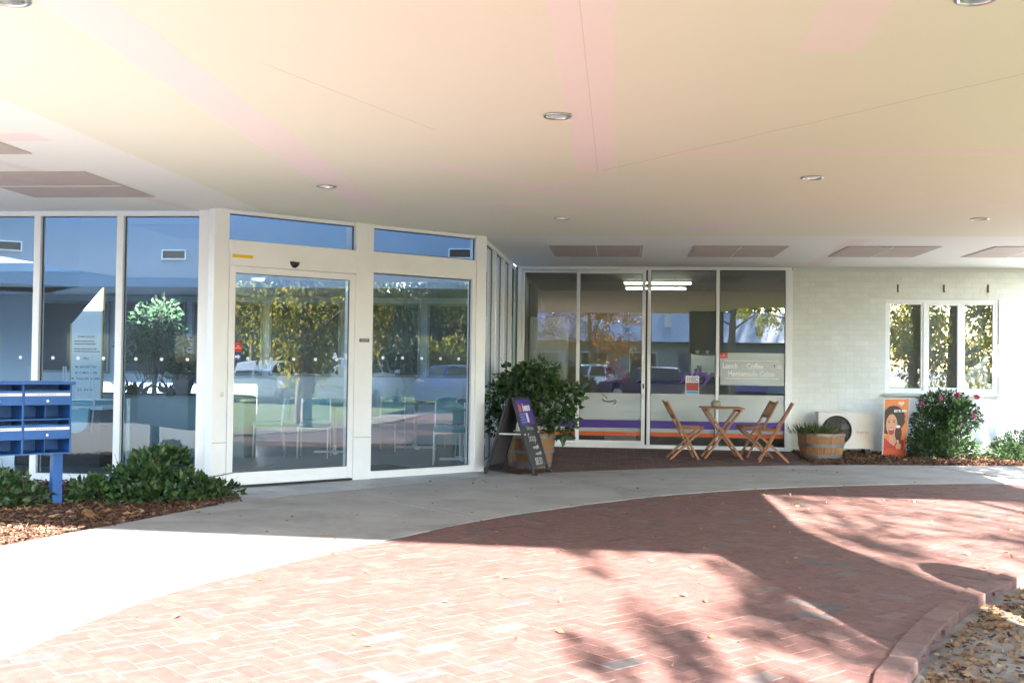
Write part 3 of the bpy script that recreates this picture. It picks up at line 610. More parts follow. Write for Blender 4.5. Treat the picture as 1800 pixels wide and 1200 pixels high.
# walls above the canopy, clerestory strip that lets the sun in, roof with a skylight slot added to brighten the atrium
mb = MB().box(-11, -4.5, 11.36, 11.44, 3.78, RT).box(-11.0, -10.9, 11.44, W, H, RT)
for a, b in (((-4.5, 11.36), (-4.2, 11.25)), ((-4.2, 11.25), (-1.72, 13.72)), ((-1.72, 13.72), (-1.72, W))):
    mb.add([(*a, H+.29), (*b, H+.29), (*b, RT), (*a, RT)], [(0, 1, 2, 3)])
    mb.add([(a[0]-.07, a[1]+.05, RT), (b[0]-.07, b[1]+.05, RT), (b[0]-.07, b[1]+.05, H+.0), (a[0]-.07, a[1]+.05, H+.0)], [(0, 1, 2, 3)])
struct(mb.build('upper_wall', BLUEWALL))
struct(MB().box(-11, -1.7, 11.36, 14.1, RT, RT+.1).box(-11, -1.7, 15.3, W, RT, RT+.1).build('atrium_roof', CEILTILE))
sk = MB()
for k in range(9): sk.box(-11+k*1.16-.03, -11+k*1.16+.03, 14.1, 15.3, RT+.1, RT+.15)
struct(sk.build('added_skylight_bars', WHITE))
def vent(x, z, y, label, rz=0):
    t = thing('air_vent', label, 'vent', (x, y, z), rz, 'air vents on the atrium wall'); frame_rect(-.19, .19, -.075, .075, .02, -.02, 0, 'frame', t)
    box('backing', (-.17, .17, -.004, -.001, -.055, .055), BLACKP, t)
    for k in range(4): MB().box(-.17, .17, -.016, -.006, -.004, .004).build('slat', DARKMET, t, loc=(0, 0, -.042+k*.028))
vent(-6.62, 2.92, 15.49, 'air vent on blue wall seen in the pane left of the door'); vent(-2.3, 2.95, 15.49, 'air vent on blue wall seen above the fixed entrance pane')
vent(-8.85, 2.98, 14.85, 'air vent on the slanting blue wall at the far left', atan2(2.4, 2.9))
# directory sign
ds = thing('directory_sign', 'tall white directory sign with slanted pointed top inside the glazing', 'sign', (-7.3, 14.25, 0))
MB().prism([(-.215, .0), (.215, .0), (.215, 2.33), (-.215, 1.84)], 0, .04).build('board', WHITE2, ds, rot=(pi/2, 0, 0))
BRASS = mat('brass_edge', (.5, .38, .16), .35, .8)
MB().box(-.232, -.217, -.045, .005, 0, 1.84).box(.217, .232, -.045, .005, 0, 2.34).build('edge_trim', BRASS, ds)
for z, s_, tx in ((1.66, .03, 'DERMATOLOGY'), (1.36, .04, 'PSU'), (1.245, .036, 'Mr. Elie KHOURY'), (1.165, .036, 'Mr. C. McCARTEN'), (1.085, .036, 'Ms. Yvette GOODWIN'), (.93, .036, 'E D  N V  W')):
    text('lettering', tx, s_*1.15, BLACKP, ds, (0, -.0425, z), (pi/2, 0, 0), bold=.0006)
small_print(2, BLACKP, ds, (-.02, -.0425, 1.58), (pi/2, 0, 0), .3, .036, .014); small_print(2, BLACKP, ds, (0, -.0425, 1.475), (pi/2, 0, 0), .34, .034, .013)
for x in (-.12, .0, .12): box('paper_notice', (x-.045, x+.045, -.0425, -.041, .72, .85), WHITEP, ds)
# planter bench with plants, fig tree
bench = thing('planter_bench', 'long low planter box with plants behind the left glazing', 'planter', (-5.9, 14.9, 0))
box('planter_wall', (-1.9, .7, -.25, .25, 0, .86), mat('planter_render', (.28, .36, .36), .7, var=.12), bench, .01); box('soil', (-1.86, .66, -.21, .21, .862, .875), SOIL, bench)
def plant(name, label, cat, loc, blobs, n, size, material, aspect=.5, stems=(), stemmat=BARK, up_=.2, droop=0., partname='foliage', extra=None, group=None):
    t = thing(name, label, cat, loc, 0, group); P, D = cloud(blobs, n); A = D+RNG.normal(size=D.shape)*.5+np.array([0, 0, up_-droop])
    obj(partname, leaf_mesh(partname, P, A, size, aspect), material, t)
    if n > 800:
        k_ = RNG.choice(n, 60); mb = MB()
        for i_ in k_: mb.tube([P[i_]*np.array([.5, .5, .3]), P[i_], P[i_]+(D[i_]+np.array([0, 0, .4]))*size*1.4], [.004, .003, .0015], 5)
        mb.build('twigs', BARK, t)
    if stems:
        mb = MB()
        for s_ in stems: mb.tube(s_[0], s_[1], 7)
        mb.build('stem', stemmat, t, smooth=True)
    return t
plant('weeping_fig_tree', 'indoor fig tree with sunlit pale crown and bare twisted trunk', 'tree', (-6.5, 14.6, .85), [(0, 0, 1.0, .36, .34, .33), (.1, 0, .75, .42, .36, .25), (-.2, 0, .7, .3, .3, .25), (.2, -.1, 1.2, .2, .2, .15), (.05, -.02, .25, .12, .12, .12)], 1150, .08, LEAF_FIG, .5,
      [([(0, 0, 0), (.02, .01, .3), (-.02, 0, .6), (.05, 0, 1.0)], [.035, .03, .028, .012]), ([(.03, 0, 0), (-.02, .02, .3), (.04, 0, .6), (-.15, 0, .95)], [.03, .026, .024, .01])], droop=.5, partname='crown')
pt = plant('potted_plant', 'bushy green plant in a taupe pot on the planter', 'plant', (-6.05, 14.55, .88), [(0, 0, .34, .2, .2, .14), (.05, 0, .42, .15, .15, .1)], 420, .11, LEAF, .55, up_=.1)
MB().lathe([(.09, 0), (.14, .14), (.15, .25), (.135, .25), (.12, .2), (0, .2)], 24).build('pot', TERRA, pt, smooth=True)
for i, x in enumerate((-6.95, -6.75, -6.3, -5.75)):
    n = 26; P = np.tile([[0, 0, 0]], (n, 1)).astype(float)+RNG.normal(size=(n, 3))*.015; A = unit(RNG.normal(size=(n, 3)))*np.array([1, 1, .4])+np.array([0, 0, .8])
    t = thing('bromeliad', ['spiky bromeliad at the left end of the planter', 'spiky bromeliad beside the fig tree trunk, on its left', 'spiky bromeliad between fig trunk and taupe pot', 'spiky bromeliad right of the taupe pot'][i], 'plant', (x, 14.62, .87), 0, 'bromeliads in the planter'); obj('foliage', leaf_mesh('foliage', P, A, .22, .16), GRASSY, t)
# dark counter with upturned chairs, silver post, pink pot
ctr = thing('dark_counter', 'dark brown counter with white top behind the letterboxes', 'counter', (-6.85, 13.0, 0))
box('body', (-.75, .38, 0, .5, .0, .72), mat('dark_counter_brown', (.035, .018, .016), .3), ctr, .004); box('top', (-.8, .42, -.04, .54, .722, .77), WHITE2, ctr, .006)
tag(MB().tube([(0, 0, 0), (0, 0, .86)], .035, 16).lathe([(.06, 0), (.06, .012)], 20).build('steel_post', ALU, None, smooth=False, loc=(-6.2, 13.2, .004)), 'shiny steel post standing beside the dark counter', 'post')
tag(MB().lathe([(.13, 0), (.19, .34), (.2, .36), (.18, .36), (.12, .05), (0, .05)], 24).build('pink_bin', PINKPL, None, smooth=True, loc=(-6.75, 16.2, .004)), 'pink plastic bin on the floor behind the planter', 'bin')

# cafe chairs (teal vinyl, white tube) and tables
def cafe_chair(label):
    t = thing('cafe_chair', label, 'chair', group='teal cafe chairs inside'); r = .011
    for sx in (-1, 1):
        MB().tube([(sx*.21, -.2, 0), (sx*.205, -.19, .45)], r, 8).build('leg', WHITE, t, smooth=True)
        MB().tube([(sx*.21, .24, 0), (sx*.205, .19, .45), (sx*.2, .23, .82)], r, 8).build('leg', WHITE, t, smooth=True)
    MB().box(-.2, .2, -.2, .2, .415, .43).build('seat_frame', WHITE, t)
    MB().box(-.215, .215, -.22, .2, .435, .49).build('seat', TEAL, t, .02)
    pts = [(-.2, .5), (.2, .5), (.2, .74), (.12, .80), (0, .82), (-.12, .80), (-.2, .74)]
    MB().prism([(x, z) for x, z in pts], -.02, .02).build('backrest', TEAL, t, .012, loc=(0, .215, .02), rot=(pi/2-.1, 0, 0)); return t
ch0 = cafe_chair('teal cafe chair nearest the fixed entrance pane')
spots = [((-2.28, 14.5), 8, None), ((-4.3, 15.0), 10, 'teal cafe chair standing behind the middle of the sliding door'), ((-5.0, 15.1), -75, 'teal cafe chair seen side-on at the left of the door glass'), ((-3.55, 16.4), -10, 'teal cafe chair far back behind the entrance post'), ((-2.05, 15.6), 60, 'teal cafe chair behind the nearest one, at the round table'), ((-2.6, 16.9), 170, 'teal cafe chair turned away at the back of the atrium')]
for i, ((x, y), a, lb) in enumerate(spots):
    c_ = ch0 if i == 0 else copy_tree(ch0); c_.location = (x, y, .004); c_.rotation_euler = (0, 0, radians(a))
    if lb: c_['label'] = lb
for i, (x, a) in enumerate(((-7.25, 10), (-6.72, -14))):
    c_ = copy_tree(ch0); c_['label'] = ['upturned teal chair on the left of the dark counter top', 'upturned teal chair on the right of the dark counter top'][i]; c_.location = (x, 13.25, .77+.49); c_.rotation_euler = (pi, 0, radians(a))
def cafe_table(x, y, label, r=.38):
    t = thing('cafe_table', label, 'table', (x, y, .004), .3, 'cafe tables inside'); MB().lathe([(0, .71), (r, .71), (r, .735), (0, .735)], 32).build('table_top', mat('table_teal', (.16, .30, .31), .35), t)
    MB().tube([(0, 0, .03), (0, 0, .71)], .03, 14).build('column', WHITE, t, smooth=True)
    for k in range(2): MB().bar((-.3, 0, .02), (.3, 0, .02), .06, .03).build('foot', WHITE, t, rot=(0, 0, k*pi/2))
cafe_table(-4.2, 15.75, 'cafe table behind the chair in the sliding door'); cafe_table(-2.2, 15.05, 'cafe table beside the nearest teal chair'); cafe_table(-3.2, 16.9, 'cafe table far back in the atrium')
tag(box('door_mat', (-.75, .75, -.45, .45, 0, .012), mat('mat_black', (.02, .02, .02), .95), None, loc=(-3.25, 13.3, .004), rot=(0, 0, pi/4)), 'black door mat just inside the entrance', 'mat')
# cafe room behind the shopfront
struct(box('cafe_floor', (-1.75, 3.85, W+.1, 24, -.03, .003), GREYFLOOR)); struct(box('cafe_ceiling', (-1.75, 3.85, W+.1, 24, H-.0, H+.05), CEILTILE))
struct(MB().box(-1.85, -1.75, W+.1, 24, 0, H).box(3.78, 3.88, W+.1, 24, 0, H).box(-1.85, 3.88, 24, 24.1, 0, H).build('cafe_wall', CREAM))
TUBE = mat('lit_tube', (1, 1, .9), .5, emit=(1, .97, .75), estr=2.6)
for i, (x0, x1, y, z) in enumerate(((.05, 1.36, 20.9, 2.95), (.08, 1.22, 20.2, 2.8))):
    t = thing('fluorescent_light', ['lit fluorescent ceiling light inside the cafe, upper of two', 'lit fluorescent ceiling light inside the cafe, lower of two'][i], 'ceiling light', ((x0+x1)/2, y, z), 0, 'fluorescent lights in the cafe'); hw = (x1-x0)/2
    box('housing', (-hw, hw, -.07, .07, 0, .05), WHITE2, t, .005); MB().tube([(-hw+.03, -.03, -.02), (hw-.03, -.03, -.02)], .018, 10).build('tube', TUBE, t, smooth=True)
    MB().box(-hw, -hw+.02, -.06, .06, -.045, 0).box(hw-.02, hw, -.06, .06, -.045, 0).build('end_cap', WHITE2, t)
    if i == 1:
        for s_ in (-1, 1): MB().tube([(s_*hw*.7, 0, .05), (s_*hw*.7, 0, H-z)], .006, 6).build('hanger', ALU, t)
fr = thing('white_fridge', 'tall white fridge inside the left cafe pane', 'fridge', (-1.35, 20.4, 0)); box('body', (-.36, .36, 0, .65, .03, 2.25), WHITE2, fr, .02)
box('door', (-.35, .35, -.05, -.003, 1.6, 2.24), WHITE2, fr, .015); box('door', (-.35, .35, -.05, -.003, .05, 1.57), WHITE2, fr, .015); box('handle', (.28, .31, -.09, -.05, 1.2, 1.52), ALU, fr)
ct = thing('cafe_counter', 'long pale counter inside the cafe with coffee gear', 'counter', (1.6, 21.6, 0)); box('body', (-1.2, 1.8, 0, .7, 0, 1.0), mat('counter_panel', (.35, .36, .36), .5), ct, .006); box('top', (-1.25, 1.85, -.04, .74, 1.002, 1.05), DARKMET, ct, .006)
cm = thing('coffee_machine', 'steel coffee machine on the cafe counter', 'coffee machine', (1.75, 21.75, 1.052)); box('body', (-.35, .35, 0, .45, .1, .55), ALU, cm, .03); box('drip_tray', (-.33, .33, -.12, .0, .0, .09), DARKMET, cm, .01)
for s_ in (-.18, .18): MB().tube([(s_, -.06, .32), (s_, -.06, .22)], .035, 12).build('group_head', ALU, cm); MB().tube([(s_, -.08, .25), (s_, -.2, .22)], .012, 8).build('portafilter_handle', BLACKPL, cm)
for s_ in (-.2, 0, .2): MB().lathe([(.03, .552), (.045, .62), (.04, .62), (.02, .56)], 12, (s_, .2, 0)).build('cup', WHITE2, cm)
vs_ = plant('flower_vase', 'vase of orange flowers on a white stand inside the sliding door', 'vase', (-.05, 19.0, .78), [(0, 0, .42, .17, .12, .14), (-.06, 0, .5, .1, .1, .12)], 220, .11, mat('orange_petal', (.55, .09, .015), .5), .5, up_=.4, partname='flowers')
MB().lathe([(.07, 0), (.11, .12), (.08, .26), (.09, .28), (.07, .28), (.05, .2), (0, .2)], 20).build('vase', mat('dark_vase', (.03, .03, .03), .3), vs_, smooth=True)
tag(box('white_stand', (-.25, .3, -.2, .2, 0, .775), WHITE2, None, .006, loc=(0, 19, .004)), 'white display stand behind the sliding cafe door', 'stand')

# ------------------------------------------------------------ folding chairs and table outside
def fold_chair(label):
    t = thing('folding_chair', label, 'chair', group='wooden folding chairs outside the cafe')   # faces +x, seat centre near x=0
    for s_ in (-1, 1):
        y = s_*.2
        MB().bar((-.33, y, .85), (.14, y, .0), .027, .056, (0, 1, 0)).build('back_leg', WOOD, t, .003)
        MB().bar((.2, s_*.172, .44), (-.27, s_*.168, .0), .027, .052, (0, 1, 0)).build('front_leg', WOOD, t, .003)
        MB().bar((-.16, s_*.148, .445), (.21, s_*.148, .445), .022, .04, (0, 1, 0)).build('seat_rail', WOOD, t, .003)
    for k in range(7): x = -.14+k*.056; MB().box(x-.021, x+.021, -.16, .16, .468, .482).build('seat_slat', WOOD, t, .003)
    def on(z): return -.33+(.85-z)/(.85)*.47
    for z in (.81, .62): MB().box(-.011, .011, -.189, .189, -.026, .026).build('back_rail', WOOD, t, .003, loc=(on(z), 0, z), rot=(0, -.505, 0))
    for k in range(3): y = (k-1)*.1; MB().bar((on(.785), y, .785), (on(.645), y, .645), .05, .012, (1, 0, 0)).build('back_slat', WOOD, t, .002)
    MB().bar((-.2, -.16, .066), (-.2, .16, .066), .018, .03).build('stretcher', WOOD, t, .002); MB().bar((.09, -.19, .09), (.09, .19, .09), .018, .03).build('stretcher', WOOD, t, .002)
    for s_ in (-1, 1): MB().tube([(-.045, s_*.215, .335), (-.045, s_*.135, .335)], .006, 8).build('bolt', ALU, t)
    return t
fc = fold_chair('wooden folding chair on the left of the outdoor table'); fc.location = (1.0, 16.2, 0); fc.rotation_euler = (0, 0, .12)
f2 = copy_tree(fc); f2['label'] = 'wooden folding chair on the right of the table, nearest the path'; f2.location = (2.17, 16.02, 0); f2.rotation_euler = (0, 0, pi-.1)
f3 = copy_tree(fc); f3['label'] = 'wooden folding chair behind the right one, close to the glass'; f3.location = (2.02, 16.72, 0); f3.rotation_euler = (0, 0, pi+.12)
tb = thing('folding_table', 'square slatted wooden folding table outside the cafe', 'table', (1.53, 16.45, 0), .06)
for k in range(9): y = -.28+k*.07; box('top_slat', (-.3, .3, y-.03, y+.03, .735, .753), WOOD, tb, .003)
for s_ in (-1, 1): box('top_rail', (s_*.24-.02, s_*.24+.02, -.29, .29, .695, .733), WOOD, tb, .003)
for s_ in (-1, 1):
    MB().bar((-.24, s_*.25, .70), (.27, s_*.25, 0), .03, .058, (0, 1, 0)).build('leg', WOOD, tb, .003); MB().bar((.24, s_*.2, .70), (-.27, s_*.2, 0), .03, .058, (0, 1, 0)).build('leg', WOOD, tb, .003)
for x, z in ((.2, .1), (-.2, .1)): MB().bar((x, -.24, z), (x, .24, z), .02, .035).build('stretcher', WOOD, tb, .002)
MB().tube([(0, -.26, .36), (0, .26, .36)], .006, 8).build('pivot_rod', ALU, tb)
tag(MB().lathe([(.05, 0), (.075, .03), (.07, .075), (.04, .1), (.0, .103)], 20).build('stone_jar', mat('stoneware', (.34, .30, .23), .6, var=.2), None, smooth=True, loc=(1.44, 16.4, .754)), 'small round stoneware jar on the folding table', 'jar')

# ------------------------------------------------------------ half barrels and their plants
def barrel(name, label, loc, r0, r1, h, hoops):
    t = thing(name, label, 'planter', loc, 0); n = 22
    def R(z): f = z/h; return r0+(r1-r0)*f+.012*sin(pi*f)
    for k in range(n):
        a = 2*pi*k/n; da = pi/n*.965; zz = [0, h*.33, h*.66, h-random.uniform(0, .008)]; mb = MB(); v = []; 
        for z in zz:
            for rr, s_ in ((R(z), -1), (R(z), 1), (R(z)-.028, 1), (R(z)-.028, -1)): v.append((rr*cos(a+s_*da), rr*sin(a+s_*da), z))
        f = [(3, 2, 1, 0), (12, 13, 14, 15)]
        for i in range(3):
            for q in range(4): f.append((i*4+q, i*4+(q+1) % 4, i*4+4+(q+1) % 4, i*4+4+q))
        mb.add(v, f).build('stave', STAVE, t)
    for z, hh in hoops: MB().lathe([(R(z)+.001, z), (R(z)+.006, z), (R(z+hh)+.006, z+hh), (R(z+hh)+.001, z+hh)], 44, capb=False, capt=False).build('hoop', HOOP, t)
    MB().lathe([(0, h-.05), (r1-.03, h-.05)], 24, capb=False, capt=False).build('soil', SOIL, t)
    return t
barrel('barrel_planter', 'half wine barrel behind the chalkboard holding a bushy plant', (-1.17, 14.35, 0), .27, .335, .46, [(.02, .075), (.20, .04), (.40, .03)])
blobs = [(0, 0, .62, .42, .38, .28), (-.32, -.05, .45, .32, .3, .25), (.32, 0, .42, .34, .3, .28), (.1, -.1, .8, .3, .28, .18), (-.2, 0, .75, .26, .24, .16), (.42, -.1, .12, .22, .2, .2), (.55, 0, .55, .16, .14, .12), (-.45, -.1, .15, .16, .16, .16)]
plant('broadleaf_shrub', 'bushy dark green shrub growing from the barrel by the chalkboard', 'shrub', (-1.17, 14.35, .44), blobs, 2300, .085, LEAF, .62,
      [([(0, 0, -.03), (.02, 0, .2), (-.1, 0, .55)], [.03, .022, .008]), ([(.03, 0, -.03), (.12, 0, .25), (.3, 0, .5)], [.025, .018, .006]), ([(-.03, 0, -.03), (-.15, -.03, .2), (-.35, -.05, .45)], [.022, .015, .006]), ([(.05, -.02, -.03), (.06, -.03, .3), (.12, -.08, .8)], [.022, .015, .006])], up_=.15, droop=.25)
barrel('barrel_planter', 'half wine barrel of strappy grass beside the air conditioner', (3.02, 16.62, 0), .285, .345, .40, [(.02, .06), (.19, .05), (.355, .03)])
n = 420; P = np.c_[RNG.normal(size=(n, 2))*.12, np.zeros(n)]+np.array([-.12, 0, 0]); A = np.c_[P[:, :2]*2.5+RNG.normal(size=(n, 2))*.35+np.array([.3, 0]), np.ones(n)*.8]
t = thing('grass_tuft', 'tuft of strappy grass in the half barrel', 'plant', (3.02, 16.62, .35)); obj('foliage', leaf_mesh('foliage', P, A, .19, .05, .02), GRASSY, t)
# A-frame chalkboard
af = thing('chalkboard_sign', 'black A-frame chalkboard with purple header on the path', 'sign', (-1.27, 13.6, 0), atan2(-.21, .98))
BOARD = mat('chalkboard_black', (.014, .014, .015), .5, var=.4, scale=8); BACKB = mat('board_back_grey', (.10, .10, .105), .6)
for s_, nm in ((1, 'front_board'), (-1, 'back_board')):
    a = atan2(.29, .96); pn = thing_child = MB().box(-.012, .012, -.31, .31, .10, .97).build(nm, BOARD if s_ > 0 else BACKB, af, .003, loc=(s_*.315, 0, 0), rot=(0, -s_*a, 0))
    for y in (-.315, .315): MB().box(-.016, .016, y-.018, y+.018, -.015, .985).build('frame_rail', DARKMET, pn, .004)
    MB().box(-.016, .016, -.297, .297, .965, .988).build('frame_rail', DARKMET, pn, .003); MB().box(-.016, .016, -.297, .297, .09, .11).build('frame_rail', DARKMET, pn, .003)
    if s_ > 0:
        for y in (-.315, .315): MB().box(-.03, .05, y-.025, y+.025, -.02, .02).build('rubber_foot', BLACKPL, pn, .008)
        hp = MB().box(.0125, .0145, -.29, .29, .63, .955).build('purple_header', PURPLE, pn)
        q = (pi/2, 0, pi/2)
        text('lettering', 'beans', .13, WHITEP, hp, (.0155, .06, .85), q, bold=.006, shear=.2)
        MB().poly([(.0155, -.24, .80), (.0155, -.17, .80), (.0155, -.14, .85), (.0155, -.17, .90), (.0155, -.19, .87), (.0155, -.22, .92), (.0155, -.25, .86)]).build('flame_print', ORANGE, hp)
        box('white_print', (.0150, .0158, -.02, .06, .66, .78), WHITEP, hp); small_print(4, mat('light_blue_print', (.2, .3, .7), .5), hp, (.0155, -.16, .72), q, .2, .034, .018)
        for z, yy in ((.335, .03), (.25, .08)): MB().tube([(.0135, yy-.12+.02*k, z+.02*sin(k*1.9)+.008*sin(k*4.1)) for k in range(13)], .004, 5).build('chalk_scribble', CHALK, pn)
        for z, s2, tx, yy in ((.585, .075, 'Delicious', 0), (.46, .15, 'Soup', -.02), (.155, .13, '$8.50', 0)): text('chalk_lettering', tx, s2, CHALK, pn, (.0135, yy, z), (pi/2, 0.05, pi/2), shear=.15)
MB().tube([(-.195, -.29, .5), (.195, -.29, .5)], .009, 8).build('brace', WHITE, af); MB().tube([(-.195, .29, .5), (.195, .29, .5)], .009, 8).build('brace', WHITE, af)
# air conditioner
ac = thing('air_conditioner', 'cream outdoor air conditioner unit against the painted brick wall', 'air conditioner', (3.56, 17.5, 0))
ACB = mat('ac_cream', (.70, .68, .66), .5, var=.08, scale=3); mb = MB(); hole = [(-.14+.235*cos(2*pi*k/40), .38+.235*sin(2*pi*k/40), 0) for k in range(40)]
box('casing', (-.42, .42, .06, .3, .1, .66), ACB, ac, .012)
fm = MB(); fm.poly([(-.42, .1, 0), (.42, .1, 0), (.42, .66, 0), (-.42, .66, 0)], [hole]); fm.build('front_panel', ACB, ac, loc=(0, 0, 0), rot=(pi/2, 0, 0))
MB().box(-.42, .42, .001, .06, .655, .665).box(-.42, .42, .001, .06, .095, .105).box(-.425, -.42, .001, .06, .1, .66).box(.42, .425, .001, .06, .1, .66).build('edge_panel', ACB, ac)
MB().lathe([(0, 0), (.235, 0)], 40, capb=False, capt=False).build('fan_recess', BLACKP, ac, loc=(-.14, .055, .38), rot=(pi/2, 0, 0))
for k in range(3):
    a = k*2*pi/3; fb = MB().add([(.05*cos(a), .03, .05*sin(a)), (.05*cos(a+.9), .05, .05*sin(a+.9)), (.21*cos(a+1.1), .05, .21*sin(a+1.1)), (.21*cos(a+.2), .025, .21*sin(a+.2))], [(0, 1, 2, 3)]).build('fan_blade', mat('fan_grey', (.06, .06, .065), .4), ac, loc=(-.14, .0, .38))
gr = MB()
for r_ in (.06, .10, .14, .18, .22): gr.tube([(-.14+r_*cos(2*pi*k/36), -.004, .38+r_*sin(2*pi*k/36)) for k in range(37)], .0025, 5, False)
for k in range(8): a = k*pi/4; gr.tube([(-.14+.04*cos(a), -.004, .38+.04*sin(a)), (-.14+.235*cos(a), -.004, .38+.235*sin(a))], .0025, 5)
gr.build('fan_guard', BLACKPL, ac)
MB().tube([(-.14+.238*cos(2*pi*k/40), -.004, .38+.238*sin(2*pi*k/40)) for k in range(41)], .007, 6, False).build('guard_ring', ACB, ac)
text('lettering', 'FUJITSU', .055, mat('logo_red', (.42, .08, .09), .5), ac, (.26, -.003, .35), (pi/2, 0, 0)); MB().box(-.38, -.3, .02, .28, .0, .1).box(.3, .38, .02, .28, .0, .1).build('foot', DARKMET, ac)
# ice cream advertisement
ad = thing('advert_stand', 'orange ice cream advert stand showing a laughing person with a choc ice', 'advert', (4.24, 17.22, 0), .0)
w_, h_ = .2, .92; bd = MB().prism([(-.19, .03), (.165, .0), (.21, .915), (-.175, .90)], -.02, 0).build('board', mat('advert_white_edge', (.7, .7, .7), .5), ad, rot=(pi/2+.06, 0, 0), loc=(0, .0, .0))
ADC = dict(org=(.70, .22, .06), hair=(.02, .012, .015), skin=(.62, .32, .2), red=(.42, .02, .035), choc=(.06, .015, .012), wht=(.8, .8, .8), mouth=(.35, .03, .03), base=(.5, .07, .02), hair2=(.2, .07, .05))
lay = [0]
def flat(name, pts, colr):
    lay[0] += 1; return MB().poly([(x, z, .0004+.0005*lay[0]) for x, z in pts]).build(name, mat('advert_'+colr, ADC[colr], .45), bd)
def ell(cx, cz, rx, rz, n=24, wob=0., a0=0, a1=2*pi): return [(cx+rx*cos(a0+(a1-a0)*k/n)*(1+wob*random.uniform(-1, 1)), cz+rz*sin(a0+(a1-a0)*k/n)*(1+wob*random.uniform(-1, 1))) for k in range(n)]
flat('orange_print', [(-.175, .04), (.155, .012), (.197, .905), (-.163, .89)], 'org')
flat('hair_print', [(max(min(x, .15), -.165), z) for x, z in ell(-.02, .60, .165, .20, 60, .05)]+[], 'hair'); flat('hair_print', [(-.165, .36), (-.1, .36), (-.08, .62), (-.165, .66)], 'hair')
flat('neck_print', [(-.09, .18), (.02, .16), (.05, .42), (-.08, .42)], 'skin'); flat('shirt_print', [(-.172, .04), (.12, .02), (.13, .26), (.06, .30), (-.02, .17), (-.1, .24), (-.165, .30)], 'red')
flat('face_print', ell(-.055, .50, .085, .165), 'skin'); flat('brow_print', [(-.115, .565), (-.075, .58), (-.075, .572), (-.115, .557)], 'hair'); flat('brow_print', [(-.045, .58), (.0, .57), (.0, .562), (-.045, .572)], 'hair')
flat('eye_print', ell(-.095, .54, .016, .008, 12), 'hair'); flat('eye_print', ell(-.022, .543, .016, .008, 12), 'hair'); flat('nose_print', [(-.07, .47), (-.045, .47), (-.055, .475)], 'hair2')
flat('mouth_print', ell(-.06, .40, .042, .055, 20), 'mouth'); flat('teeth_print', [(-.09, .437), (-.03, .437), (-.04, .42), (-.08, .42)], 'wht')
flat('ice_cream_print', ell(.045, .37, .052, .115, 24), 'choc'); flat('ice_cream_print', ell(.04, .475, .035, .022, 14), 'wht'); flat('stick_print', [(.03, .2), (.045, .2), (.05, .27), (.035, .27)], 'wht')
flat('hand_print', ell(.05, .17, .045, .05, 14), 'skin'); flat('base_print', [(-.174, .04), (.155, .012), (.16, .12), (-.1, .14), (-.172, .1)], 'base')
def pt_text(tx, s_, x, z, sh=.1): o = text('lettering', tx, s_, mat('advert_wht', ADC['wht'], .45), bd, (x, z, .0004+.0005*(lay[0]+2)), (0, 0, .03), shear=sh, bold=.002); return o
pt_text('BITE ME!', .052, .07, .715)
hp = [(.08+.045*(16*sin(t)**3)/16, .83+.04*(13*cos(t)-5*cos(2*t)-2*cos(3*t)-cos(4*t))/16) for t in np.linspace(0, 2*pi, 40, False)]; flat('heart_logo', hp, 'wht')
flat('heart_logo', [(.08+(x-.08)*.7, .832+(z-.83)*.7) for x, z in hp], 'org'); flat('heart_logo', [(.08+(x-.08)*.42, .834+(z-.83)*.42) for x, z in hp], 'wht')
MB().lathe([(0, 0), (.19, 0), (.185, .025), (.06, .05), (0, .05)], 28).build('base', mat('advert_base', (.5, .07, .02), .5), ad, loc=(-.02, .05, .0))
# blue letterbox bank
lb = thing('letterbox_bank', 'bank of blue metal letterboxes with white labels on a blue post', 'letterboxes', (-5.07, 9.6, 0), pi/4)
z0, z1, dp = .49, 1.145, .36; NCOL = 4; cw = .42
for k in range(NCOL+1): box('side_panel', (-k*cw-.008, -k*cw+.008, 0, dp, z0, z1-.02), BLUEPAINT, lb)
box('roof', (-NCOL*cw-.03, .03, -.04, dp+.03, z1-.018, z1+.012), BLUEPAINT, lb, .006); box('back_panel', (-NCOL*cw+.008, -.008, dp-.01, dp-.001, z0, z1-.02), BLUEPAINT, lb); rh = (z1-z0-.03)/2
KN = MB().lathe([(.0, .012), (.012, .010), (.014, .0)], 14).mesh('lock'); KN.materials.append(ALU)
for k in range(NCOL):
    xa, xb = -(k+1)*cw+.009, -k*cw-.009
    for r_ in range(2):
        zb = z0+r_*rh
        box('shelf', (xa, xb, .0, dp-.012, zb, zb+.012), BLUEPAINT, lb); box('shelf', (xa, xb, .01, dp-.012, zb+.135, zb+.147), BLUEPAINT, lb); box('partition', ((xa+xb)/2-.003, (xa+xb)/2+.003, .06, dp-.012, zb+.013, zb+.134), BLUEPAINT, lb)
        fl = box('flap', (xa, xb, -.012, .006, zb+.137, zb+.272), BLUEPAINT, lb, .004); box('name_strip', (xa+.004, xb-.004, -.0145, -.0125, zb+.222, zb+.248), WHITEP, fl); obj('lock', KN, None, fl, ((xa+xb)/2, -.012, zb+.175), (pi/2, 0, 0))
        small_print(1, BLACKP, fl, ((xa+xb)/2, -.0155, zb+.235), (pi/2, 0, 0), .2, .014, .006)
box('post', (-.12, -.03, .1, .2, 0, z0-.002), BLUEPAINT, lb, .006); box('post', (-NCOL*cw+.03, -NCOL*cw+.12, .1, .2, 0, z0-.002), BLUEPAINT, lb, .006)
